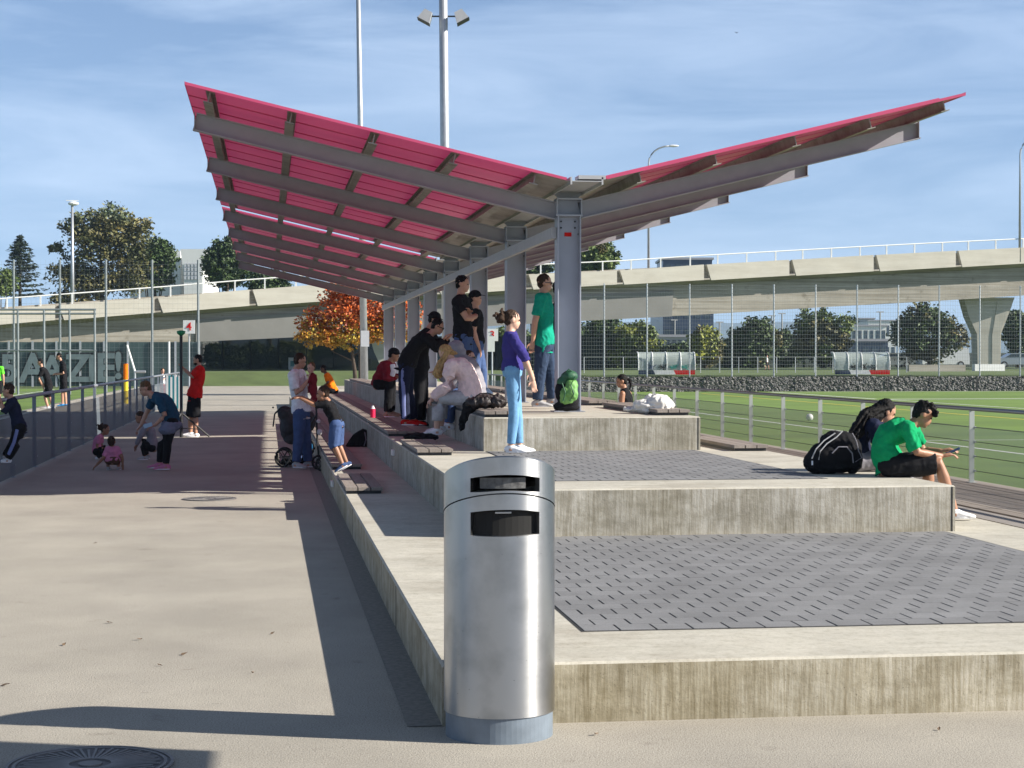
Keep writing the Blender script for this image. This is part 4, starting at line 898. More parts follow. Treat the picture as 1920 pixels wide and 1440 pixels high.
tree('big_tree', 'large airy tree with pale grey and olive leaves on the left skyline', at(190, 185, 1), [(0, 0, 12.6, 3.6, 3, 3.2), (-3.2, 0, 9.5, 2.2, 2, 1.8), (2.6, 0, 12.0, 2.4, 2, 2.4), (-2.0, 0, 14.2, 2.2, 2, 1.8), (1.2, 0, 15.0, 2.4, 2, 1.6), (-3.4, 0, 6.8, 1.9, 2, 1.4), (-1.0, 0, 8.3, 3.0, 2, 2.6), (2.6, 0, 9, 3.2, 2, 2.4), (-4.3, 0, 12.2, .9, 1, .7), (3.6, 0, 14.0, 1.6, 1.5, 1.4)], 19000, .20, ['leaf_olive', 'leaf_pale'], .4, seed=5, mats='high', gaps=.15)
tree('round_tree', 'dark green pointed tree between the big airy tree and the white building', at(290, 190, 1), crown(288, 436, 550, 92, 190, 1, 8, 4), 10000, .2, 'leaf_dark', .3, seed=6)
tree('round_tree', 'dark leafy tree directly right of the white building', at(428, 190, 1), crown(428, 441, 550, 92, 190, 1, 8, 5), 10000, .2, ['leaf_dark', 'leaf_mid'], .3, seed=8)
tree('round_tree', 'low dark tree above the bridge railing near the left roof edge', at(505, 185, 1), crown(508, 498, 560, 100, 185, 1, 8, 6), 4500, .2, 'leaf_dark', .3, seed=9)
def conifer(px_, ytop_, ybot, wpx, dep, label, seed=1):
    base = at(px_, dep, 1); k = dep / F_PX; zt = D(px_, ytop_, dep).z; zl = D(px_, ybot, dep).z; r = random.Random(seed); t = thing('conifer', label, 'tree', base)
    b = MB(); b.tube([base, V((base.x, base.y, zt))], [.3, .03], 8); b.build('trunk', 'bark', t)
    b = MB(); W = wpx * k / 2; z = zl
    while z < zt - .1:
        f_ = (zt - z) / (zt - zl); L_ = W * f_ ** .8 * r.uniform(.75, 1.15) + .15; nb = 9
        for i in range(nb):
            a = r.uniform(0, 6.28); d = V((math.cos(a), math.sin(a), 0)); ln = L_ * r.uniform(.7, 1.1)
            for j in range(int(8 + ln * 9)):
                s_ = r.random() ** .8; p = V((base.x, base.y, z)) + d * (ln * s_) + V((0, 0, -.10 * ln * s_ + .16 * ln * s_ * s_ + r.uniform(-.16, .05))) + d.cross(V((0, 0, 1))) * r.gauss(0, .12 * (1.2 - s_) * ln + .05)
                q = (d + V((r.gauss(0, .5), r.gauss(0, .5), r.gauss(-.25, .3)))).normalized(); e = q.cross(V((r.gauss(0, 1), r.gauss(0, 1), 1))).normalized(); sz = r.uniform(.14, .30); m_ = len(b.v)
                b.v += [p - q * sz, p + e * sz * .3, p + q * sz, p - e * sz * .3]; b.f.append((m_, m_ + 1, m_ + 2, m_ + 3))
        z += max(.28, .5 * f_)
    b.build('crown', 'leaf_conifer', t, fix=False)
conifer(38, 440, 552, 104, 180, 'dark spruce with drooping branches at the far left skyline', 2)
tree('round_tree', 'low mid green tree in front of the spruce at the left edge', at(0, 172, 1), crown(4, 502, 560, 70, 172, 1, 6, 9), 3000, .17, 'leaf_mid', .2, seed=12)
tree('round_tree', 'green tree above the bridge just right of the nearest roof column', at(1120, 182, UZ), crown(1118, 446, 520, 104, 182, UZ, 8, 12), 7000, .19, ['leaf_mid', 'leaf_olive'], .3, seed=13)
tree('round_tree', 'dark tree over the bridge seen between the first two roof columns', at(1000, 186, UZ), crown(1005, 478, 530, 120, 186, UZ, 8, 14), 4000, .2, 'leaf_dark', .3, seed=14)
UB = [(1135, 588, 700, 110, 168, ['leaf_dark', 'leaf_mid'], 'dark bushy tree under the bridge beside the nearest roof column'),
      (1190, 596, 700, 90, 166, ['leaf_mid', 'leaf_yellow'], 'green and yellowish tree under the bridge left of the left dugout'),
      (1322, 607, 690, 76, 164, ['leaf_yellow', 'leaf_olive'], 'bright yellow green rounded tree under the bridge'),
      (1268, 640, 695, 90, 172, 'leaf_dark', 'low dark shrub tree behind the left dugout'),
      (1412, 593, 696, 112, 168, ['leaf_dark', 'leaf_olive'], 'brownish green rounded tree in the middle of the gap under the bridge'),
      (1372, 632, 696, 70, 175, 'leaf_dark', 'low dark tree between the yellow green and the brownish tree'),
      (1542, 574, 690, 124, 170, ['leaf_mid', 'leaf_olive'], 'large green tree with browning side left of the right dugout'),
      (1475, 618, 692, 60, 178, 'leaf_dark', 'small dark tree between the two largest trees under the bridge'),
      (1742, 566, 685, 158, 168, ['leaf_dark', 'leaf_olive'], 'wide dark tree directly left of the bridge pier'),
      (1908, 572, 670, 60, 178, 'leaf_dark', 'dark tree right of the bridge pier at the edge of the picture'),
      (1070, 600, 700, 90, 172, 'leaf_dark', 'dark tree under the bridge seen behind the nearest roof column'),
      (960, 605, 700, 110, 174, ['leaf_mid', 'leaf_dark'], 'green tree under the bridge seen between the roof columns'),
      (420, 642, 700, 84, 158, ['leaf_mid', 'leaf_dark'], 'green shrubby tree under the left part of the bridge'),
      (478, 640, 698, 90, 160, ['leaf_mid', 'leaf_pale'], 'pale green tree with forked trunk seen through the far screen fence'),
      (545, 640, 696, 90, 158, ['leaf_yellow', 'leaf_mid'], 'yellowish green tree behind the small far banner'),
      (620, 640, 700, 90, 160, 'leaf_dark', 'dark tree behind the far screen fence below the autumn maple')]
for i, (x, yt, yb_, w_, d_, lf, lab) in enumerate(UB):
    tree('round_tree', lab, at(x, d_), crown(x, yt, yb_, w_, d_, UZ, 9, 20 + i), 9500 if w_ > 80 else 6000, .19, lf, .16, seed=30 + i)
# masts and poles in the rail yard under the bridge
for i, (x, y) in enumerate(((1349, 604), (1402, 596), (1447, 592), (1466, 588), (1265, 600), (1650, 585))):
    t = thing('yard_mast', ['second from left', 'third from left', 'fourth from left', 'fifth from left', 'leftmost', 'rightmost'][i] + ' of the thin distant masts under the bridge', 'mast', at(x, 330, 0)); p = V(t.location); b = MB(); zt = D(x, y, 330).z
    b.tube([p, V((p.x, p.y, zt))], .14, 6); b.build('pole', 'wall_grey', t); b = MB(); b.bar(V((p.x - .7, p.y, zt)), V((p.x + .7, p.y, zt)), .15, .2); b.build('crossarm', 'wall_grey', t)
# bird
b = MB(); c = D(1381, 61, 60); b.v = [c, c + V((.09, .05, .04)), c + V((.02, .03, -.01)), c + V((-.09, -.04, .03)), c + V((0, 0, -.025))]; b.f = [(0, 1, 2), (0, 3, 2), (0, 2, 4), (0, 1, 4), (0, 3, 4)]
tag(b.build('bird', 'c_black', fix=False), 'tiny dark bird flying in the sky above the right roof wing', 'bird')
# ------------------------------------------------------------------ people
ZUP = V((0, 0, 1))
def lerp(a, b, t): return a + (b - a) * t
def person(label, d, J, s=1.0, face=(1, 0, 0), top=('c_black', 'short'), bottom=('c_darkjeans', 'trousers'), shoe='c_white', hair=('short', 'h_brown'), skin='skin', near=False,
           toe=None, extras=(), build=1.0, headup=None, hand=None, group=None, wrinkle=.012, solez=None, fl=('flat')):
    """J: joints as (x, y[, dd]) in the photograph with dd = metres farther than d."""
    W = {}
    for k, v in J.items():
        W[k] = [D(q[0], q[1], d + (q[2] if len(q) > 2 else 0)) for q in v] if isinstance(v, list) else D(v[0], v[1], d + (v[2] if len(v) > 2 else 0))
    toC = lambda f: (RT * f[0] + ZUP * f[1] + FH * f[2]).normalized()
    fwd = toC(face); s_ = s; b_ = s * build
    hp = W['hp']; sh = W['sh']; nk = W['nk']; hd = W['hd']; pc = (hp[0] + hp[1]) / 2; sc = (sh[0] + sh[1]) / 2
    root = thing('person', label, 'person', V((pc.x, pc.y, min(W['an'][0].z, W['an'][1].z) - .08 * s if 'an' in W else pc.z)), group)
    hs = (hp[0] - hp[1]); hs = hs.normalized() if hs.length > .02 else ZUP.cross(fwd); ss = (sh[0] - sh[1]); ss = ss.normalized() if ss.length > .02 else hs
    vox = (.0095 if near else .016) * max(.55, s); vox = max(vox, .0085)
    def torso(mb, inf, hem=-.07, upto=1.0, cap='round', grow=1.0):
        ax_ = (sc - pc); L_ = ax_.length; a_ = ax_.normalized(); rings = []
        bend = W.get('sp')                                  # optional spine point for a rounded back
        def ctr(t):
            if bend is None: return lerp(pc, sc, t)
            return lerp(lerp(pc, bend, t), lerp(bend, sc, t), t)
        for t, rx, ry in ((hem, .145, .100), (0.0, .162, .115), (.18, .152, .108), (.40, .135, .098), (.62, .150, .108), (.82, .165, .108), (.97, .150, .090)):
            if t > upto: break
            c = ctr(t) if t >= 0 else pc + a_ * (hem * s_ * 1.0)
            sx = lerp(hs, ss, max(0, t)).normalized(); ny = sx.cross((ctr(min(1, t + .1)) - ctr(max(0, t - .1))).normalized()).normalized(); k = grow if t < .3 else 1
            rings.append((c, sx, ny, rx * b_ * k + inf, ry * b_ * k + inf))
        if upto >= 1:
            sx = ss; ny = sx.cross((nk - sc).normalized() if (nk - sc).length > .01 else a_).normalized()
            rings.append((lerp(sc, nk, .55) + (nk - sc).normalized() * 0, sx, ny, .105 * s_ + inf, .075 * s_ + inf)); rings.append((nk, sx, ny, .062 * s_ + inf * .8, .060 * s_ + inf * .8))
        mb.loft(rings, 18, cap)
    def limb(mb, a, m, e, ra, rm, re, rbulge, inf=0, upto=1.0, cap='round', n=10):
        pts = [a, lerp(a, m, .5), m, lerp(m, e, .3), e]; rr_ = [ra, (ra + rm) / 2 + .002, rm, rbulge, re]
        if upto < 1:                                        # cut the limb short (sleeve, shorts)
            L1 = (m - a).length; L2 = (e - m).length; T_ = upto * (L1 + L2); q = []; w_ = []; acc = 0
            for i in range(len(pts)):
                if i: acc += (pts[i] - pts[i - 1]).length
                if acc <= T_: q.append(pts[i]); w_.append(rr_[i])
                else:
                    sg = (pts[i] - pts[i - 1]).length; f_ = 1 - (acc - T_) / sg; q.append(lerp(pts[i - 1], pts[i], f_)); w_.append(rr_[i - 1] + (rr_[i] - rr_[i - 1]) * f_); break
            pts, rr_ = q, w_
        mb.tube(pts, [r_ * b_ * 1.0 + inf for r_ in rr_], n, cap)
    # head frame
    hu = (hd - nk); hu = hu.normalized() if hu.length > .03 else ZUP
    if headup: hu = toC(headup)
    else: hu = (hu * .5 + ZUP * .5).normalized()
    hf = (fwd - hu * fwd.dot(hu)).normalized(); hsd = hu.cross(hf)
    hsx = s_ ** .45 if s_ < .85 else s_ ** .6               # children have proportionally larger heads
    def H(f, u, l=0): return hd + (hf * f + hu * u + hsd * l) * hsx
    mb = MB()
    torso(mb, 0, hem=-.035)
    mb.ell(H(-.012, .025), (.093 * hsx, .074 * hsx, .090 * hsx), X=hf, Y=hsd, Z=hu, n=18, m=12)
    mb.ell(H(.020, -.045), (.066 * hsx, .056 * hsx, .068 * hsx), X=hf, Y=hsd, Z=hu, n=14, m=10)
    mb.ell(H(.055, -.085), (.026 * hsx, .026 * hsx, .020 * hsx), X=hf, Y=hsd, Z=hu, n=10, m=8)
    mb.ell(H(.070, .020), (.018 * hsx, .046 * hsx, .012 * hsx), X=hf, Y=hsd, Z=hu, n=12, m=8)
    mb.tube([H(.070, .010), H(.080, -.014), H(.086, -.030)], [.010 * hsx, .012 * hsx, .014 * hsx], 8, 'round')
    mb.ell(H(.078, -.056), (.013 * hsx, .024 * hsx, .011 * hsx), X=hf, Y=hsd, Z=hu)
    for sg in (-1, 1): mb.ell(H(-.008, -.005, .074 * sg), (.020 * hsx, .009 * hsx, .031 * hsx), X=hf, Y=hsd, Z=hu)
    mb.tube([nk - (hd - nk) * .35, nk, lerp(nk, H(-.02, -.05), .6), H(-.02, -.02)], [.064 * s_, .055 * s_, .052 * s_, .052 * s_], 12, 'round')
    for i in (0, 1):
        if 'el' in W: limb(mb, sh[i], W['el'][i], W['wr'][i], .054, .041, .027, .040)
        if 'kn' in W: limb(mb, hp[i], W['kn'][i], W['an'][i], .088, .057, .038, .058, n=12)
        if 'kn' in W: mb.ell(W['an'][i] - ZUP * .03 * s_, (.045 * s_,) * 3)
    # hands with separate fingers
    if 'wr' in W:
        for i in (0, 1):
            wr = W['wr'][i]; fd = (wr - W['el'][i]).normalized()
            if hand and hand[i] is not None: fd = toC(hand[i])
            sdh = fd.cross(ZUP); sdh = sdh.normalized() if sdh.length > .2 else fwd; pn = sdh.cross(fd); fg = W['el'][i]; sg = 1 if i == 0 else -1; hz = s_
            mb.tube([wr, wr + fd * .035 * hz, wr + fd * .085 * hz], [.026 * hz, .036 * hz, .036 * hz], 10, 'round', side=pn, flat=.55)
            if near:
                for k in range(4):
                    o = sdh * ((-.030 + .020 * k) * hz); ln = (.075, .085, .080, .062)[k] * hz; c0 = wr + fd * .085 * hz + o; c1 = c0 + fd * ln * .45 - pn * .010 * hz; c2 = c1 + fd * ln * .4 - pn * (.022 + .006 * k) * hz
                    mb.tube([c0 - fd * .02, c0, c1, c2], [.0098, .0095, .0088, .0078], 8, 'round')
                t0 = wr + fd * .03 * hz + sdh * (-.03 * hz); mb.tube([t0, t0 - sdh * .03 * hz + fd * .025 * hz - pn * .008, t0 - sdh * .035 * hz + fd * .06 * hz - pn * .02], [.014, .011, .009], 8, 'round')
            else:
                mb.tube([wr + fd * .08 * hz, wr + fd * .13 * hz - pn * .012 * hz, wr + fd * .165 * hz - pn * .035 * hz], [.034 * hz, .032 * hz, .022 * hz], 8, 'round', side=pn, flat=.45)
                t0 = wr + fd * .03 * hz - sdh * .03 * hz; mb.tube([t0, t0 - sdh * .025 * hz + fd * .045 * hz], [.014 * hz, .011 * hz], 6, 'round')
    me = remesh(mb, 'body', vox, 2); body = link('body', me, skin, root)
    # clothes
    sitting = 'kn' in W and hp[0].z - min(W['kn'][0].z, W['kn'][1].z) < .30 * s
    seed = (sum(map(ord, label)) % 97) * .37
    if top:
        m_, slv = top[0], top[1]; inf = top[2] if len(top) > 2 else .016; mb = MB(); torso(mb, inf * max(.6, s_), hem=(-.05 if sitting else -.11), cap='flat', grow=1.10)
        if slv != 'none' and 'el' in W:
            for i in (0, 1): limb(mb, sh[i], W['el'][i], W['wr'][i], .060, .052, .040, .050, inf=inf * .8 * s_, upto={'short': .40, 'long': .985, 'half': .55}.get(slv, .36), cap='flat'); mb.ell(sh[i], (.066 * b_ + inf * .8 * s_,) * 3); mb.ell(lerp(sh[i], sc, .4), (.066 * b_ + inf * .8 * s_,) * 3)
        if slv == 'none':
            mb2 = MB()
        me = remesh(mb, 'shirt', vox, 3, wr=wrinkle * min(1, s), ws=11, seed=seed); link('shirt' if slv != 'long' else 'jacket', me, m_, root)
        if len(top) > 3:                                     # second colour, e.g. front band or sleeves
            pass
    if bottom and 'kn' in W:
        m_, kd = bottom[:2]; mb = MB(); inf = .012 if kd in ('trousers', 'shorts') else .008
        a_ = (sc - pc).normalized()
        mb.loft([(pc - ZUP * .0 - a_ * .075 * s_, hs, hs.cross(a_), .148 * b_ + inf, .108 * b_ + inf), (pc, hs, hs.cross(a_), .166 * b_ + inf, .120 * b_ + inf), (pc + a_ * .09 * s_, hs, hs.cross(a_), .150 * b_ + inf, .110 * b_ + inf)], 18, 'flat')
        for i in (0, 1): mb.ell(hp[i], (.100 * b_ + inf,) * 3, n=14, m=10)
        up_ = {'trousers': .975, 'leggings': .965, 'shorts': .46, 'kneeshorts': .56, 'crop': .86}[kd]
        for i in (0, 1):
            if kd in ('trousers', 'crop'): limb(mb, hp[i], W['kn'][i], W['an'][i], .094, .067, .058, .068, inf=inf, upto=up_, cap='flat', n=12)
            elif 'shorts' in kd: limb(mb, hp[i], W['kn'][i], W['an'][i], .100, .088, .08, .08, inf=inf + .008 * s_, upto=up_, cap='flat', n=12)
            else: limb(mb, hp[i], W['kn'][i], W['an'][i], .089, .060, .042, .060, inf=inf, upto=up_, cap='flat', n=12)
        me = remesh(mb, 'trousers', vox, 2, wr=wrinkle * (.25 if kd == 'leggings' else .5) * min(1, s), ws=12, seed=seed + 5); link('shorts' if 'shorts' in kd else 'trousers', me, m_, root)
    if shoe and 'an' in W:
        tdir = toC(toe) if toe and not isinstance(toe, list) else fwd
        for i in (0, 1):
            td = toC(toe[i]) if isinstance(toe, list) else tdir
            td = V((td.x, td.y, td.z if abs(td.z) > .25 else 0)).normalized(); a = W['an'][i]; upv = (ZUP - td * td.z).normalized(); sd = upv.cross(td)
            mb = MB(); base = a - upv * .078 * s_; k = s_
            mb.loft([(base - td * .060 * k + upv * .045 * k, sd, upv, .026 * k, .036 * k), (base - td * .03 * k + upv * .05 * k, sd, upv, .037 * k, .046 * k), (base + td * .03 * k + upv * .05 * k, sd, upv, .040 * k, .045 * k), (base + td * .09 * k + upv * .036 * k, sd, upv, .045 * k, .032 * k), (base + td * .15 * k + upv * .026 * k, sd, upv, .045 * k, .024 * k), (base + td * .185 * k + upv * .022 * k, sd, upv, .030 * k, .018 * k)], 14)
            mb.tube([a - upv * .03 * k, a + upv * .012 * k], [.043 * k, .046 * k], 12, 'flat')
            me = remesh(mb, 'shoe', max(.008, vox * .8), 1); so_ = link('shoe', me, shoe, root)
            mb = MB(); mb.loft([(base + td * .06 * k + upv * .005 * k, td, sd, .128 * k, .044 * k), (base + td * .06 * k + upv * .022 * k, td, sd, .130 * k, .046 * k)], 18, 'flat'); mb.build('sole', 'c_white' if shoe != 'c_black' else 'c_black', so_)
    # face
    if hair[0] != 'back':
        for sg in (-1, 1):
            if 'sunglasses' not in extras: b = MB(); b.ell(H(.077, .002, .030 * sg), (.008 * hsx, .013 * hsx, .007 * hsx), X=hf, Y=hsd, Z=hu); b.build('eye', 'eye', root, smooth=True)
        b = MB(); b.ell(H(.087, -.057), (.006 * hsx, .021 * hsx, .005 * hsx), X=hf, Y=hsd, Z=hu); b.build('mouth', 'lip', root, smooth=True)
    if 'sunglasses' in extras:
        b = MB()
        for sg in (-1, 1): b.ell(H(.088, .004, .032 * sg), (.009 * hsx, .028 * hsx, .019 * hsx), X=hf, Y=hsd, Z=hu); b.bar(H(.085, .008, .062 * sg), H(-.01, .008, .080 * sg), .006, .010)
        b.bar(H(.094, .008, -.02), H(.094, .008, .02), .006, .006); b.build('sunglasses', 'eye', root)
    if 'beard' in extras: b = MB(); b.ell(H(.028, -.072), (.058 * hsx, .056 * hsx, .045 * hsx), X=hf, Y=hsd, Z=hu); link('beard', remesh(b, 'beard', .009, 1, wr=.004, ws=60), hair[1], root)
    # hair
    kd, hm = hair; mb = MB()
    if kd != 'none':
        mb.ell(H(-.022, .042), (.091 * hsx, .079 * hsx, .084 * hsx), X=hf, Y=hsd, Z=hu, n=18, m=12); mb.ell(H(-.050, -.005), (.052 * hsx, .070 * hsx, .070 * hsx), X=hf, Y=hsd, Z=hu, n=16, m=10)
        if kd == 'tuft':
            r = random.Random(4)
            for _ in range(26): q = H(r.uniform(-.09, .085), r.uniform(.06, .125), r.uniform(-.07, .07)); mb.ell(q, (.022 * hsx, .022 * hsx, .020 * hsx))
            for _ in range(8): q = H(r.uniform(.06, .10), r.uniform(.03, .08), r.uniform(-.06, .06)); mb.ell(q, (.018 * hsx,) * 3)
        if kd == 'bun':
            r = random.Random(8)
            mb.ell(H(-.135, .01), (.062 * hsx,) * 3)
            for _ in range(46): q = H(-.14 + r.gauss(0, .034), .008 + r.gauss(0, .044), r.gauss(0, .034)); mb.ell(q, (.017 * hsx,) * 3)
        if kd in ('long', 'longfall'):
            q = W.get('hairend', nk - ZUP * .25); rr_ = random.Random(5)
            mb.tube([H(-.02, .03), H(-.075, -.03), lerp(H(-.07, -.02), q, .55), q], [.085 * hsx, .086 * hsx, .095 * hsx, .075], 14, 'round')
            for k in range(30):
                a = -1.9 + 3.8 * (k % 15) / 14; st_ = H(-.03 - .05 * math.cos(a) , .03, .078 * math.sin(a)); en = q + hsd * (.11 * math.sin(a) * hsx) + (hu * rr_.gauss(.01, .035) + hf * rr_.gauss(0, .03)); md = lerp(st_, en, .5) + hu * .01 - hf * (.03 if kd == 'long' else .06) * hsx + (ZUP * .03 if kd == 'longfall' else ZUP * 0)
                mb.tube([st_, lerp(st_, md, .5) - hf * .012, md, en], [.012 * hsx, .013 * hsx, .012 * hsx, .007], 7, 'round')
        if kd == 'ponytail':
            mb.tube([H(-.10, .03), H(-.15, .0), H(-.155, -.10), H(-.12, -.17)], [.025 * hsx, .030 * hsx, .024 * hsx, .008], 8, 'round')
        me = remesh(mb, 'hair', .008 if near else .012, 1, wr=.008 * hsx, ws=38, seed=seed); link('hair', me, hm, root)
    for e in extras:
        if e == 'cap':
            b = MB(); b.ell(H(-.012, .052), (.098 * hsx, .086 * hsx, .078 * hsx), X=hf, Y=hsd, Z=hu, n=18, m=10); b.loft([(H(.055, .052), hsd, hu, .066 * hsx, .006), (H(.115, .047), hsd, hu, .056 * hsx, .006), (H(.15, .038), hsd, hu, .030 * hsx, .005)], 12); link('cap', remesh(b, 'cap', .008, 1), 'c_black', root)
        if e == 'hat':
            b = MB(); b.ell(H(-.012, .055), (.098 * hsx, .086 * hsx, .082 * hsx), X=hf, Y=hsd, Z=hu, n=18, m=10); b.loft([(H(-.01, .035), hf, hsd, .150 * hsx, .140 * hsx), (H(-.01, .048), hf, hsd, .120 * hsx, .11 * hsx)], 20, 'flat'); link('hat', remesh(b, 'hat', .009, 1), 'c_black', root)
        if e == 'hood':
            b = MB(); b.ell(H(-.03, .02), (.115 * hsx, .105 * hsx, .115 * hsx), X=hf, Y=hsd, Z=hu, n=18, m=10); b.tube([H(-.05, -.04), nk], [.10 * hsx, .09], 12, 'round'); link('hood', remesh(b, 'hood', .012, 2, wr=.008, ws=14), top[0], root)
    return root, W, H
def stand(x, yf, d, h, turn=1, lean=0.0, arm='down', spread=.10, step=.10):
    """joints of an upright figure whose feet are at (x, yf) and which is h metres tall; turn: 1 faces right, -1 left, 0 away/toward"""
    k = F_PX / d; X = lambda f: x + f * k; Y = lambda u: yf - u * k; dl = lambda i: (.0 if turn == 0 else (1 if i == 0 else -1) * .16 * (1 if turn > 0 else -1))
    lat = lambda i, w_: (0 if turn else (w_ if i else -w_)); q = h / 1.75
    J = dict(hd=(X(lean * q), Y(1.63 * q)), nk=(X(lean * .85 * q), Y(1.46 * q)), sh=[], el=[], wr=[], hp=[], kn=[], an=[])
    for i in (0, 1):
        s_ = 1 if i == 0 else -1; dep = dl(i) * q
        J['sh'].append((X(lean * .8 * q + lat(i, .18) * q), Y(1.40 * q), dep)); J['hp'].append((X(lat(i, .09) * q), Y(.93 * q), dep * .55))
        fx = .04 * turn if turn else lat(i, .05)
        J['el'].append((X((lean * .6 + lat(i, .24)) * q - .03 * turn * q), Y(1.12 * q), dep * 1.3))
        J['wr'].append((X((lean * .5 + lat(i, .25) + .05 * turn) * q) if arm == 'down' else X(.10 * turn * q), Y(.88 * q) if arm == 'down' else Y(1.22 * q), dep * (1.35 if arm == 'down' else .5)))
        J['kn'].append((X((lat(i, .10)) * q + (.05 + step * s_ * .5) * turn * q), Y(.50 * q), dep * .6)); J['an'].append((X(lat(i, .11) * q + step * s_ * turn * q * .9), Y(.08 * q), dep * .65))
    return J

# woman in purple on the middle level
person('woman in purple top and light blue jeans standing in front of the top platform', 20.3, dict(hd=(961, 600), nk=(957, 621), sh=[(953, 636, .16), (963, 636, -.15)], el=[(972, 668, .26), (983, 668, -.20)], wr=[(996, 698, .22), (999, 712, -.14)],
       hp=[(960, 694, .08), (961, 694, -.08)], kn=[(969, 772, .10), (964, 774, -.09)], an=[(974, 836, .10), (958, 837, -.08)]), s=.93, face=(.97, -.05, .2), top=('c_purple', 'half', .012), bottom=('c_jeans', 'leggings'), shoe='c_white', hair=('bun', 'h_brown'), skin='skin_pale', near=True, build=.98, wrinkle=.006, toe=[(1, 0, .25), (1, 0, -.15)], hand=[(.1, -1, 0), (.12, -1, 0)])
person('man in green t-shirt and dark trousers with sunglasses standing left of the nearest column', 24.2, dict(hd=(1022, 531), nk=(1019, 550), sh=[(1024, 560, .16), (1014, 560, -.16)], el=[(1018, 600, .24), (1003, 603, -.2)], wr=[(1010, 640, .16), (999, 640, -.14)],
       hp=[(1022, 646, .09), (1019, 646, -.08)], kn=[(1032, 700, .12), (1012, 702, -.08)], an=[(1036, 748, .2), (1008, 752, -.05)]), s=1.04, face=(1, -.02, .1), top=('c_green', 'short', .018), bottom=('c_darkjeans', 'trousers'), shoe='c_palegrey', hair=('short', 'h_brown'), skin='skin', near=True, extras=('sunglasses',), toe=(1, 0, -.2), hand=[(-.1, -1, 0), (-.15, -1, 0)])
person('person in dark jacket mostly hidden behind the nearest roof column', 25.4, stand(1050, 762, 25.4, 1.78), s=1.0, face=(1, 0, .2), top=('c_black', 'long'), bottom=('c_black', 'trousers'), shoe='c_black', hair=('short', 'h_black'), extras=('sunglasses',))
person('man in black t-shirt with arms crossed standing tall on the top platform', 25.5, dict(hd=(868, 533), nk=(864, 552), sh=[(873, 566, .18), (857, 566, -.17)], el=[(884, 600, .20), (876, 598, -.24)], wr=[(880, 588, -.10), (892, 594, -.16)],
       hp=[(871, 632, .09), (867, 632, -.09)], kn=[(876, 694, .12), (870, 694, -.10)], an=[(880, 750, .12), (868, 751, -.10)]), s=1.06, face=(.96, -.05, -.2), top=('c_black', 'short', .016), bottom=('c_blue', 'trousers'), shoe='c_black', hair=('short', 'h_black'), skin='skin', near=True, hand=[(-.2, .5, -.6), (-.1, .3, .9)])
person('man with black cap standing right behind the man with crossed arms', 27.0, stand(892, 757, 27.0, 1.70), s=.97, face=(1, -.1, -.15), top=('c_black', 'short'), bottom=('c_blue', 'trousers'), shoe='c_black', hair=('short', 'h_black'), extras=('cap',), group=None)
person('leaning man in black jacket and blue striped tracksuit trousers with red shoes and sunglasses', 27.0, dict(hd=(821, 613), nk=(806, 628), sh=[(806, 634, .16), (798, 634, -.16)], el=[(826, 650, .2), (818, 652, -.14)], wr=[(838, 636, .05), (830, 638, -.08)], sp=(776, 640),
       hp=[(764, 684, .08), (760, 684, -.09)], kn=[(765, 738, .1), (757, 737, -.1)], an=[(776, 788, .1), (761, 788, -.1)]), s=1.0, face=(.95, -.35, -.05), top=('c_black', 'long', .022), bottom=('c_navy', 'trousers'), shoe='c_red', hair=('short', 'h_black'), extras=('sunglasses',), near=True, toe=(1, 0, -.15), hand=[(.5, .5, 0), (.5, .6, 0)])
person('leaning person in black clothes with a black hat behind the man with striped trousers', 27.9, dict(hd=(815, 600), nk=(805, 616), sh=[(806, 626, .16), (800, 626, -.16)], el=[(826, 652, .2), (822, 656, -.14)], wr=[(840, 650, .05), (836, 655, -.08)], sp=(785, 640),
       hp=[(790, 692, .08), (786, 692, -.09)], kn=[(794, 740, .1), (786, 742, -.1)], an=[(790, 790, .1), (783, 790, -.1)]), s=1.0, face=(.95, -.2, -.05), top=('c_black', 'long', .022), bottom=('c_black', 'trousers'), shoe='c_black', hair=('short', 'h_black'), extras=('hat',), toe=(1, 0, -.2))
person('woman with blonde hair in pale pink sweater sitting bent forward on the top step', 23.4, dict(hd=(836, 664), nk=(846, 674), sh=[(856, 686, .17), (846, 686, -.17)], el=[(846, 722, .18), (836, 725, -.22)], wr=[(818, 742, .05), (812, 746, -.14)], sp=(882, 690), hairend=(822, 700, -.05),
       hp=[(884, 745, .1), (880, 747, -.1)], kn=[(832, 744, .14), (822, 748, -.14)], an=[(826, 800, .16), (819, 805, -.12)]), s=.98, face=(-.75, -.65, -.2), headup=(-.55, .75, 0), top=('c_pink', 'long', .030), bottom=('c_palegrey', 'crop'), shoe='c_white', hair=('longfall', 'h_blonde'), skin='skin_pale', near=True, build=1.05, toe=(-1, 0, -.15), wrinkle=.012, hand=[(-.6, -.6, 0), (-.6, -.6, 0)])
person('person in grey hooded jacket sitting hunched right behind the blonde woman', 24.0, dict(hd=(852, 657), nk=(862, 668), sh=[(872, 680, .17), (864, 680, -.17)], el=[(850, 712, .2), (846, 716, -.1)], wr=[(830, 700, .05), (826, 705, -.08)], sp=(892, 690),
       hp=[(894, 740, .1), (890, 742, -.1)], kn=[(850, 736, .14), (846, 738, -.14)], an=[(848, 790, .16), (842, 795, -.12)]), s=.98, face=(-.8, -.5, .1), top=('c_grey', 'long', .026), bottom=('c_blue', 'trousers'), shoe='c_white', hair=('short', 'h_brown'), extras=('hood',), toe=(-1, 0, 0))
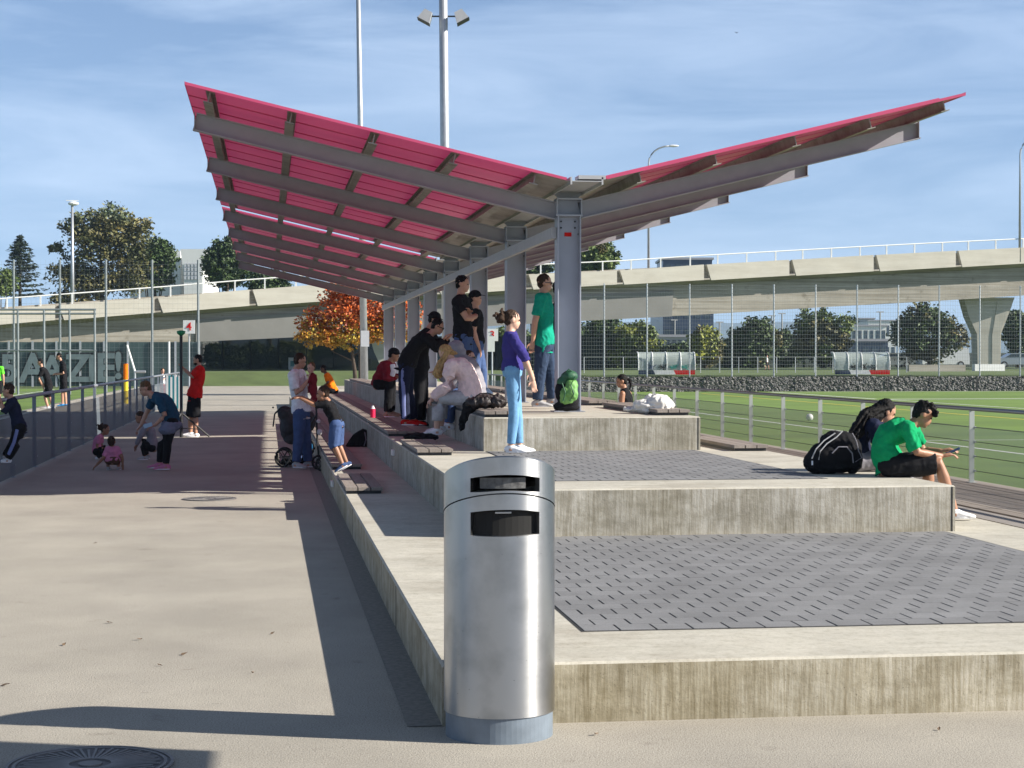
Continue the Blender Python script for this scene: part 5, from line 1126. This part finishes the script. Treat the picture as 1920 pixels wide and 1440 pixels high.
person('child with sunglasses in orange and white top seated below the standing men', 24.8, dict(hd=(881, 671), nk=(882, 685), sh=[(890, 694, .12), (884, 694, -.12)], el=[(896, 716, .14), (890, 718, -.14)], wr=[(906, 728, .1), (900, 730, -.1)], hp=[(892, 738, .08), (888, 740, -.08)], kn=[(915, 738, .08), (911, 740, -.08)], an=[(915, 765, .08), (911, 767, -.08)]),
       s=.72, face=(.95, 0, -.25), top=('c_orange', 'short', .016), bottom=('c_darkjeans', 'shorts'), shoe='c_white', hair=('short', 'h_brown'), skin='skin_pale', extras=('sunglasses',))
person('man in maroon and white jacket sitting on the top step looking at his phone', 30.7, dict(hd=(739, 666), nk=(732, 678), sh=[(733, 685, .17), (725, 685, -.17)], el=[(735, 707, .2), (725, 710, -.2)], wr=[(744, 706, .08), (740, 707, -.1)], sp=(716, 694),
       hp=[(713, 718, .1), (710, 719, -.1)], kn=[(735, 714, .12), (730, 716, -.12)], an=[(733, 772, .12), (727, 774, -.12)]), s=1.0, face=(.8, -.6, -.05), top=('c_maroon', 'long', .022), bottom=('c_black', 'trousers'), shoe='c_tan', hair=('short', 'h_black'), extras=('cap',), skin='skin_tan', near=True, toe=(1, 0, -.2), hand=[(1, 0, 0), (1, 0, 0)])
person('distant child in orange and white shirt sitting on the middle left step', 51.5, dict(hd=(606, 692), nk=(611, 700), sh=[(617, 706, .13), (612, 705, -.13)], el=[(622, 718, .15), (615, 718, -.15)], wr=[(612, 724, .08), (606, 724, -.1)], hp=[(628, 733, .1), (624, 734, -.1)], kn=[(606, 732, .1), (602, 734, -.1)], an=[(606, 752, .1), (602, 753, -.1)]),
       s=.9, face=(-.9, -.3, 0), top=('c_orange', 'short', .02), bottom=('c_black', 'shorts'), shoe='c_black', hair=('short', 'h_black'), skin='skin_brown')
person('father in white t-shirt and jeans holding a baby beside the stroller', 28.4, dict(hd=(563, 677), nk=(556, 692), sh=[(564, 702, .18), (549, 704, -.17)], el=[(578, 735, .16), (557, 738, -.25)], wr=[(586, 718, .0), (579, 712, -.22)],
       hp=[(568, 772, .09), (562, 773, -.1)], kn=[(574, 822, .1), (560, 824, -.12)], an=[(578, 867, .1), (556, 868, -.12)]), s=1.03, face=(.8, -.35, .25), top=('c_white', 'short', .022), bottom=('c_blue', 'trousers'), shoe='c_palegrey', hair=('short', 'h_brown'), skin='skin', near=True, toe=[(1, 0, .1), (.9, 0, -.5)], hand=[(-.3, .8, 0), (.2, .95, 0)], wrinkle=.010)
person('baby in dark red clothes carried on the arm of the father in white', 28.25, dict(hd=(583, 690), nk=(584, 700), sh=[(590, 706, .07), (583, 706, -.07)], el=[(592, 714, .09), (582, 716, -.1)], wr=[(586, 718, .06), (578, 716, -.08)], hp=[(588, 730, .06), (585, 731, -.05)], kn=[(592, 742, .07), (588, 744, -.08)], an=[(588, 756, .07), (584, 757, -.08)]),
       s=.52, face=(-.55, 0, -.8), top=('c_maroon', 'long', .016), bottom=('c_maroon', 'crop'), shoe=None, hair=('short', 'h_lbrown'), skin='skin_pale')
person('boy in black t-shirt and denim shorts leaning over the lowest step towards the father', 23.1, dict(hd=(605, 738), nk=(614, 751), sh=[(617, 757, .14), (612, 758, -.14)], el=[(592, 757, .18), (590, 760, -.16)], wr=[(566, 744, .12), (562, 746, -.12)],
       hp=[(634, 794, .08), (630, 796, -.08)], kn=[(634, 832, .09), (626, 834, -.08)], an=[(650, 868, .1), (642, 870, -.08)]), s=.70, face=(-.95, -.1, -.1), top=('c_black', 'short', .016), bottom=('c_blue', 'kneeshorts'), shoe='c_blue', hair=('short', 'h_brown'), skin='skin_tan', near=True, toe=(-.8, -.45, -.1), hand=[(-1, .1, 0), (-1, .1, 0)], headup=(0, 1, 0))
person('woman in teal top and black leggings bending down over the children', 28.2, dict(hd=(272, 729), nk=(284, 741), sh=[(291, 744, .16), (300, 752, -.16)], el=[(276, 772, .2), (309, 779, -.2)], wr=[(264, 798, .15), (291, 797, -.15)], sp=(322, 752),
       hp=[(318, 790, .1), (322, 792, -.1)], kn=[(303, 832, .1), (314, 832, -.1)], an=[(299, 869, .12), (311, 872, -.1)]), s=.98, face=(-.75, -.6, -.2), top=('c_teal', 'short', .016), bottom=('c_black', 'leggings'), shoe='c_rose', hair=('short', 'h_lbrown'), skin='skin', near=True, toe=(-1, 0, -.1), hand=[(-.6, -.7, 0), (-.8, -.3, 0)], build=1.0)
person('child in dark clothes crouching behind the bending woman', 30.6, dict(hd=(262, 783), nk=(270, 794), sh=[(275, 800, .12), (272, 802, -.12)], el=[(264, 818, .14), (262, 820, -.14)], wr=[(258, 832, .1), (256, 834, -.1)], sp=(288, 808), hp=[(286, 838, .08), (284, 839, -.08)], kn=[(268, 826, .1), (266, 828, -.12)], an=[(276, 854, .1), (272, 856, -.1)]),
       s=.72, face=(-.8, -.55, -.1), top=('c_grey', 'long', .016), bottom=('c_black', 'leggings'), shoe='c_palegrey', hair=('short', 'h_brown'), skin='skin_tan', toe=(-1, 0, 0))
person('small girl in pink shirt squatting seen from behind drawing on the asphalt', 28.2, dict(hd=(209, 829), nk=(210, 838), sh=[(203, 842, 0), (219, 842, 0)], el=[(194, 858, -.05), (229, 857, -.03)], wr=[(180, 873, -.02), (230, 870, .02)], hp=[(206, 862, .0), (217, 862, 0)], kn=[(200, 854, .22), (222, 854, .22)], an=[(203, 876, .05), (222, 876, .05)]),
       s=.60, face=(-.1, -.2, .95), top=('c_rose', 'short', .016), bottom=('c_brown', 'shorts'), shoe='c_palegrey', hair=('short', 'h_brown'), skin='skin_tan', toe=(0, 0, 1), build=1.15)
person('small girl with dark hair in pink and white crouching beside the left fence', 31.4, dict(hd=(198, 806), nk=(192, 815), sh=[(190, 820, .1), (185, 821, -.1)], el=[(190, 834, .12), (182, 836, -.12)], wr=[(198, 842, .06), (186, 848, -.1)], sp=(180, 826), hp=[(183, 846, .08), (181, 847, -.08)], kn=[(196, 838, .1), (192, 840, -.12)], an=[(190, 858, .1), (184, 859, -.1)]),
       s=.60, face=(.7, -.6, -.2), top=('c_rose', 'short', .016), bottom=('c_black', 'leggings'), shoe='c_white', hair=('bun', 'h_brown'), skin='skin_tan')
person('bearded man in red t-shirt and black shorts adjusting the black tripod mast', 40.2, dict(hd=(370, 675), nk=(373, 687), sh=[(374, 693, .18), (374, 693, -.18)], el=[(360, 704, .2), (361, 706, -.2)], wr=[(346, 694, .06), (345, 692, -.08)], hp=[(364, 744, .09), (365, 744, -.09)], kn=[(358, 781, .1), (366, 781, -.1)], an=[(357, 811, .1), (367, 813, -.1)]),
       s=1.05, face=(-1, -.05, -.05), top=('c_red', 'short', .024), bottom=('c_black', 'kneeshorts'), shoe='c_white', hair=('short', 'h_black'), skin='skin', extras=('beard',), toe=(-1, 0, -.15), build=1.15, hand=[(-.6, .8, 0), (-.6, .8, 0)])
person('boy in navy t-shirt and striped tracksuit trousers climbing on the left fence', 25.2, dict(hd=(15, 733), nk=(20, 746), sh=[(22, 753, .13), (24, 755, -.13)], el=[(6, 770, .14), (8, 772, -.15)], wr=[(-2, 750, .08), (0, 748, -.1)], hp=[(36, 802, .08), (38, 804, -.08)], kn=[(24, 832, .1), (30, 834, -.1)], an=[(10, 856, .1), (14, 860, -.1)]),
       s=.75, face=(-1, .05, .1), top=('c_navy', 'half', .014), bottom=('c_black', 'trousers'), shoe='c_white', hair=('short', 'h_brown'), skin='skin', toe=(-1, 0, 0), near=True, hand=[(-.2, .9, 0), (-.2, .9, 0)])
person('man in black sportswear bending forward on the left pitch', 63, dict(hd=(75, 679), nk=(78, 688), sh=[(80, 692, .18), (79, 693, -.18)], el=[(74, 708, .2), (73, 710, -.2)], wr=[(82, 722, .1), (80, 724, -.1)], sp=(90, 704), hp=[(92, 727, .1), (91, 727, -.1)], kn=[(84, 744, .1), (94, 746, -.1)], an=[(90, 763, .1), (100, 763, -.1)]),
       s=1.02, face=(-.9, -.3, .1), top=('c_black', 'short', .02), bottom=('c_black', 'shorts'), shoe='c_white', hair=('short', 'h_black'), toe=(-1, 0, 0))
person('man in black sportswear with blue shoes standing on the left pitch looking at his hands', 65, dict(hd=(110, 668), nk=(114, 677), sh=[(118, 683, .18), (118, 683, -.18)], el=[(119, 699, .2), (119, 700, -.2)], wr=[(108, 700, .08), (107, 702, -.1)], hp=[(119, 716, .1), (119, 716, -.1)], kn=[(117, 738, .1), (122, 738, -.1)], an=[(117, 758, .1), (124, 758, -.1)]),
       s=1.02, face=(-.85, -.5, 0), top=('c_black', 'short', .02), bottom=('c_black', 'shorts'), shoe='c_lightblue', hair=('short', 'h_black'), toe=(-1, 0, 0), hand=[(-1, 0, 0), (-1, 0, 0)])
person('person in neon green shirt cut off by the left edge of the picture', 62, stand(-7, 768, 62, 1.78, turn=0), s=1.0, face=(.3, 0, -1), top=('c_hivis', 'short'), bottom=('c_black', 'shorts'), shoe='c_white', hair=('short', 'h_brown'))
person('distant child in white shirt and red shorts behind the left fence', 70, stand(305, 754, 70, 1.30, turn=1, arm='fold'), s=.78, face=(.6, .2, -.8), top=('c_white', 'short'), bottom=('c_red', 'kneeshorts'), shoe='c_white', hair=('short', 'h_brown'))
person('woman in black tank top with dark tied hair sitting beyond the right bench', 30.4, dict(hd=(1165, 715), nk=(1170, 729), sh=[(1167, 738, -.15), (1179, 738, .13)], el=[(1165, 762, -.18), (1182, 762, .18)], wr=[(1160, 775, -.2), (1172, 775, .1)], hp=[(1170, 783, -.08), (1176, 783, .08)], kn=[(1150, 782, -.1), (1154, 782, .1)], an=[(1150, 815, -.1), (1154, 815, .1)]),
       s=.95, face=(-.95, -.1, -.1), top=('c_black', 'none', .010), bottom=('c_black', 'leggings'), shoe='c_white', hair=('ponytail', 'h_black'), skin='skin_tan', near=True, toe=(-1, 0, 0))
person('boy in green t-shirt and black shorts sitting on the step edge holding a phone', 16.3, dict(hd=(1731, 778), nk=(1711, 797), sh=[(1709, 806, .18), (1701, 804, -.17)], el=[(1730, 845, .22), (1720, 848, -.22)], wr=[(1764, 846, .10), (1765, 855, -.10)], sp=(1636, 806), hairend=(1700, 800),
       hp=[(1672, 872, .1), (1668, 873, -.1)], kn=[(1740, 872, .2), (1760, 868, -.12)], an=[(1742, 958, .2), (1789, 957, -.12)]), s=.97, face=(.80, -.62, -.05), headup=(.45, .85, 0), top=('c_kelly', 'short', .020), bottom=('c_black', 'shorts'), shoe='c_white', hair=('tuft', 'h_black'), skin='skin_tan', near=True, toe=(1, 0, -.05), hand=[(.95, .2, -.1), (.9, .15, .1)], wrinkle=.012)
person('girl with long straight black hair in navy top sitting bent behind the black bag', 17.1, dict(hd=(1662, 772), nk=(1644, 790), sh=[(1648, 800, .16), (1638, 800, -.16)], el=[(1662, 835, .18), (1650, 838, -.18)], wr=[(1680, 845, .1), (1676, 848, -.1)], sp=(1598, 800), hairend=(1606, 812, -.10),
       hp=[(1612, 864, .1), (1608, 865, -.1)], kn=[(1676, 862, .12), (1690, 862, -.1)], an=[(1700, 925, .12), (1705, 925, -.1)]), s=.96, face=(.80, -.60, .1), top=('c_navy', 'long', .018), bottom=('c_grey', 'trousers'), shoe='c_white', hair=('longfall', 'h_black'), skin='skin', near=True, toe=(1, 0, 0))
person('tiny distant player running on the far field between the dugouts', 140, stand(1438, 694, 140, 1.15, turn=1, step=.25), s=.7, face=(1, 0, 0), top=('c_white', 'short'), bottom=('c_black', 'shorts'), shoe='c_black', hair=('short', 'h_brown'))

# ------------------------------------------------------------------ bags, stroller and small things
def pt3(x, y, d, dd=0): return D(x, y, d + dd)
def blob(name, parent, m, pts, vox=.014, wr=.012, ws=9, seed=1, smooth=2):
    b = MB()
    for (c, r_) in pts: b.ell(c, r_, X=RT, Y=FH, Z=ZUP, n=14, m=10)
    me = remesh(b, name, vox, smooth, wr=wr, ws=ws, seed=seed); return link(name, me, m, parent)
c = D(1562, 848, 16.7)
t = thing('sports_bag', 'large black backpack with grey piping slumped beside the girl with black hair', 'bag', V((c.x, c.y, Z2)))
k = 16.7 / F_PX
def bp(x, y, dd=0): return D(x, y, 16.7 + dd)
blob('bag_body', t, 'c_black', [(bp(1548, 858), (36 * k, .16, 30 * k)), (bp(1582, 846), (34 * k, .16, 38 * k)), (bp(1528, 866), (22 * k, .14, 22 * k)), (bp(1600, 862), (18 * k, .14, 26 * k)), (bp(1565, 828), (28 * k, .13, 20 * k)), (bp(1560, 874), (48 * k, .15, 13 * k))], vox=.011, wr=.016, ws=10)
for pts in ([(1522, 860), (1530, 842), (1545, 826), (1566, 812)], [(1535, 862), (1538, 846), (1550, 832), (1568, 820), (1580, 808)]):
    b = MB(); b.tube([bp(x, y, -.165 + .03 * abs(y - 845) / 20) for x, y in pts], .006, 8); b.build('piping', 'c_palegrey', t)
b = MB(); b.tube([bp(x, y, -.15) for x, y in [(1598, 812), (1606, 828), (1610, 846), (1616, 858), (1604, 866)]], .012, 8, flat=.4); b.build('strap', 'c_grey', t)
b = MB(); b.tube([bp(x, y, -.16) for x, y in [(1560, 850), (1572, 838), (1588, 838), (1598, 850), (1600, 868)]], .006, 8); b.build('zip', 'c_grey', t)
b = MB(); b.tube([bp(1523, 864, -.16), bp(1523, 872, -.16)], .008, 6); b.build('buckle', 'c_white', t)
c = D(1064, 740, 22.55)
t = thing('hiking_backpack', 'green hiking backpack with black base leaning on the nearest column', 'backpack', V((c.x, c.y, Z3))); k = 22.55 / F_PX
def q_(x, y, dd=0): return D(x, y, 22.45 + dd)
blob('pack_body', t, 'c_black', [(q_(1065, 752), (20 * k, .13, 18 * k)), (q_(1062, 764), (26 * k, .12, 7 * k)), (q_(1052, 762), (16 * k, .08, 9 * k)), (q_(1058, 735), (18 * k, .12, 24 * k))], wr=.008)
M['c_moss'] = mat('moss green nylon', (.10, .26, .06), .6, col2=(.20, .42, .12), scale=14, bump=.3, bscale=40); M['c_bottle'] = mat('bottle green nylon', (.015, .09, .04), .6, var=.2, scale=10)
blob('front_pocket', t, 'c_moss', [(q_(1068, 738, -.10), (17 * k, .09, 17 * k)), (q_(1072, 724, -.06), (13 * k, .09, 14 * k)), (q_(1064, 750, -.08), (14 * k, .08, 9 * k))], wr=.014, ws=14)
blob('top_lid', t, 'c_bottle', [(q_(1068, 705, -.02), (16 * k, .12, 11 * k)), (q_(1056, 716), (12 * k, .10, 11 * k))], wr=.008)
for pts in ([(1078, 706), (1070, 722), (1076, 738), (1068, 752)], [(1054, 718), (1060, 736), (1056, 752)]): b = MB(); b.tube([q_(x, y, -.19) for x, y in pts], .008, 6); b.build('strap', 'c_bottle', t)
b = MB(); b.tube([q_(x, y, -.10) for x, y in [(1062, 697), (1066, 692), (1072, 696)]], .008, 6); b.build('grab_loop', 'c_bottle', t)
# white cloth bundle on the right bench
c = D(1222, 765, 22.1)
t = thing('cloth_bundle', 'white cloth bundle heaped on the bench at the right edge of the top platform', 'cloth', V((c.x, c.y, Z3 + .07))); k = 22.1 / F_PX
def q2(x, y, dd=0): return D(x, y, 22.1 + dd)
blob('cloth', t, mat('white cloth', (.72, .70, .66), .85, var=.05, scale=8), [(q2(1232, 755), (26 * k, .2, 16 * k)), (q2(1212, 760), (24 * k, .18, 12 * k)), (q2(1246, 761), (18 * k, .15, 12 * k)), (q2(1186, 767), (17 * k, .10, 4.5 * k)), (q2(1225, 769), (34 * k, .2, 6 * k))], vox=.011, wr=.026, ws=11, seed=3)
# leather bag on the left bench of the top platform
t = thing('leather_bag', 'dark crumpled leather bag lying on the bench behind the blonde woman', 'bag', G(912, 765, Z3 + .07)); k = 21.6 / F_PX
def q3(x, y, dd=0): return D(x, y, 21.6 + dd)
blob('bag_body', t, mat('dark leather', (.025, .018, .018), .55, var=.3, scale=14, bump=.5, bscale=20), [(q3(908, 752), (28 * k, .14, 12 * k)), (q3(932, 753), (18 * k, .13, 11 * k)), (q3(888, 756), (16 * k, .12, 10 * k))], wr=.034, ws=16, seed=2)
b = MB(); b.tube([q3(x, y, -.12) for x, y in [(890, 745), (900, 738), (915, 737), (928, 742)]], .008, 6); b.build('handle', 'c_black', t)
t = thing('jacket', 'black jacket hanging over the front of the top step below the leather bag', 'jacket', q3(878, 775)); blob('cloth', t, 'c_black', [(q3(880, 763), (14 * k, .08, 12 * k)), (q3(872, 778), (8 * k, .05, 14 * k)), (q3(864, 795), (4 * k, .03, 17 * k)), (q3(869, 790), (2.5 * k, .03, 18 * k))], wr=.012, ws=12)
t = thing('cloth_bag', 'dark cloth bag lying on the middle left step beside the blonde womans shoes', 'bag', G(790, 822, Z2)); p = G(788, 820, Z2 + .05); blob('cloth', t, 'c_black', [(p, (.20, .16, .06)), (p + RT * .12 - FH * .02, (.12, .12, .05)), (p - RT * .13, (.10, .12, .045))], wr=.015, ws=10)
t = thing('tote_bag', 'black tote bag standing on the lowest left step behind the leaning boy', 'bag', G(668, 838, Z1)); p = G(668, 838, Z1); k = 29.5 / F_PX
b = MB(); b.prism([p - RT * .19, p + RT * .19, p + RT * .18 + ZUP * .27, p + RT * .10 + ZUP * .30, p - RT * .06 + ZUP * .20], FH * .16); link('bag_body', remesh(b, 'bag_body', .012, 2, wr=.012, ws=10), 'c_black', t)
b = MB(); b.tube([p + RT * .14 + ZUP * .25, p + RT * .16 + ZUP * .12, p + RT * .13 + ZUP * .02], .01, 6); b.build('handle', 'c_grey', t)
p = G(699, 783, Z2 + .07); t = thing('drinking_bottle', 'pink drinking bottle standing on the middle left bench', 'bottle', p); b = MB(); b.tube([p, p + ZUP * .15], .042, 14); b.build('bottle_body', 'c_pinkbottle', t, smooth=False); b = MB(); b.tube([p + ZUP * .15, p + ZUP * .175, p + ZUP * .20], [.040, .025, .018], 12); b.build('cap', 'c_white', t)
p = G(1518, 789, 0); b = MB(); b.ell(p + ZUP * .10, (.10, .10, .10), n=20, m=14); tag(b.build('football', 'white', smooth=True), 'white football lying on the right pitch behind the handrail fence', 'ball')
t = thing('phone', 'dark smartphone held by the boy in the green t-shirt', 'phone', D(1786, 846, 16.3)); p = V(t.location); b = MB(); u_ = (RT * .75 + ZUP * .35 - FH * .2).normalized(); b.bar(p - u_ * .07, p + u_ * .07, .075, .009, up=(ZUP - RT * .6)); b.build('case', 'c_blue', t); 
t = thing('phone', 'dark phone held by the man in the maroon and white jacket', 'phone', D(748, 702, 30.6)); p = V(t.location); b = MB(); b.bar(p - RT * .06, p + RT * .06 + ZUP * .03, .07, .009); b.build('case', 'c_black', t)
t = thing('paper_cup', 'pale blue packet held by the bending woman in teal', 'packet', D(278, 800, 28.0)); p = V(t.location); b = MB(); b.bar(p - RT * .07, p + RT * .06 + ZUP * .04, .03, .06); b.build('wrapper', mat('pale blue packet', (.35, .5, .62), .5), t)
# jacket round the woman's waist, stripes of tracksuits: small clothing pieces near the figures
def stripe(label, pts, d, w_, m, rootlabel):
    root = next(o for o in bpy.data.objects if o.get('label') == rootlabel); b = MB(); q = [D(x, y, d) for x, y in pts]; b.tube(q, w_, 8, 'round', side=FH, flat=.35); b.build(label, m, root)
stripe('trouser_stripe', [(756, 686), (755, 712), (757, 738), (757, 760), (758, 784)], 26.82, .028, 'c_stripe', 'leaning man in black jacket and blue striped tracksuit trousers with red shoes and sunglasses')
stripe('trouser_stripe', [(32, 806), (26, 830), (16, 852)], 25.02, .024, 'c_stripe', 'boy in navy t-shirt and striped tracksuit trousers climbing on the left fence')
stripe('white_panel', [(736, 684), (738, 696), (735, 704)], 30.48, .045, 'c_white', 'man in maroon and white jacket sitting on the top step looking at his phone')
root = next(o for o in bpy.data.objects if o.get('label', '').startswith('woman in teal')); b = MB(); k = 28.2 / F_PX
b.ell(D(322, 797, 28.15), (.17, .19, .10), X=RT, Y=FH); b.ell(D(314, 806, 28.05), (.15, .15, .08), X=RT, Y=FH); link('waist_jacket', remesh(b, 'waist_jacket', .013, 2, wr=.012, ws=11), mat('grey blue jersey', (.16, .18, .25), .9, var=.1, scale=8), root)
# tripod mast
p = G(340, 820, 0); t = thing('tripod_mast', 'black tripod mast with green dish held by the bearded man in red', 'tripod', p)
b = MB(); b.tube([p, p + ZUP * 2.28], .035, 10); b.build('mast', 'steel_black', t)
for a, ln in ((0.15, .62), (2.3, .5), (4.2, .55)):
    d_ = V((math.cos(a), math.sin(a), 0)); b = MB(); b.tube([p + ZUP * .55, p + d_ * ln + ZUP * .012], .02, 8); lg = b.build('leg', 'steel_black', t); b = MB(); b.tube([p + ZUP * .2, p + d_ * ln * .68 + ZUP * .18], .012, 6); b.build('brace', 'steel_black', lg)
b = MB(); b.loft([(p + ZUP * 2.26, RT, FH, .03, .03), (p + ZUP * 2.31, RT, FH, .09, .09), (p + ZUP * 2.36, RT, FH, .10, .10), (p + ZUP * 2.38, RT, FH, .03, .03)], 16, 'flat'); b.build('dish', mat('green dish', (.01, .25, .10), .5), t, smooth=True)
# stroller
d0 = 29.1
def s3(x, y, dd=0): return D(x, y, d0 + dd)
t = thing('stroller', 'dark grey stroller with a blue wheel disc behind the father in white', 'stroller', G(565, 893, 0))
def wheel(c, r_, disc=None):
    b = MB(); n = 28; ring = []
    for i in range(n + 1): a = 2 * PI * i / n; ring.append(c + RT * (r_ * math.cos(a)) * .93 + ZUP * (r_ * math.sin(a)))
    b.tube(ring, .018, 8); w_ = b.build('wheel', 'tyre', t); b = MB()
    for i in range(6): a = PI * i / 3; b.bar(c, c + RT * (r_ * .9 * math.cos(a)) + ZUP * (r_ * .9 * math.sin(a)), .012, .012, up=FH)
    b.build('spoke', 'steel_black', w_)
    if disc: b = MB(); b.tube([c - FH * .02, c - FH * .012], r_ * .78, 20, side=RT); b.build('wheel_disc', disc, w_)
R_ = .135
zc = lambda p, r_: V((p.x, p.y, r_ + .018))
wheel(zc(s3(534, 880, .35), R_), R_); wheel(zc(s3(531, 880, -.15), R_), R_); wheel(zc(s3(597, 885, -.8), .10), .10); wheel(zc(s3(604, 890, -1.25), .10), .10)
wheel(s3(574, 838, .0), .14, 'c_lightblue')
for dd in (-.2, .3):
    for pts, r_ in (([(515, 776), (527, 764), (545, 765), (560, 800), (597, 886)], .014), ([(533, 878), (560, 830), (595, 775)], .013), ([(512, 800), (515, 776)], .012), ([(593, 765), (595, 830), (600, 880)], .016)):
        b = MB(); b.tube([s3(x, y, dd) for x, y in pts], r_, 8); b.build('frame_tube', 'steel_black', t)
b = MB(); b.tube([s3(512, 764, -.25), s3(512, 764, .35)], .016, 8); b.build('handle', 'steel_black', t)
blob('seat_shell', t, mat('dark grey fabric', (.045, .045, .05), .9, var=.2, scale=8), [(s3(540, 800, .05), (.13, .22, .24)), (s3(552, 822, .05), (.18, .22, .10)), (s3(534, 775, .05), (.12, .22, .12)), (s3(583, 790, .08), (.07, .18, .16))], wr=.012)
blob('basket', t, 'c_black', [(s3(560, 862, .05), (.22, .2, .06)), (s3(540, 864, .05), (.12, .18, .07))], wr=.01)
blob('cloth', t, 'c_white', [(s3(599, 810, -.2), (.045, .04, .055)), (s3(597, 790, -.2), (.04, .03, .035))], wr=.004, vox=.011)

# ------------------------------------------------------------------ haze: the air between the camera and the far hills
b = MB(); b.box((-4600, -40, -1.2), (5200, 7200, 240)); hz_ = b.build('haze', None or 'c_white'); hz_.data.materials.clear()
m = bpy.data.materials.new('air'); m.use_nodes = True; nt = m.node_tree; nt.nodes.clear(); o_ = nt.nodes.new('ShaderNodeOutputMaterial'); pv = nt.nodes.new('ShaderNodeVolumePrincipled')
pv.inputs['Color'].default_value = (.55, .75, 1, 1); pv.inputs['Density'].default_value = .00016; pv.inputs['Anisotropy'].default_value = 0.0; nt.links.new(pv.outputs[0], o_.inputs['Volume']); hz_.data.materials.append(m); hz_['kind'] = 'stuff'
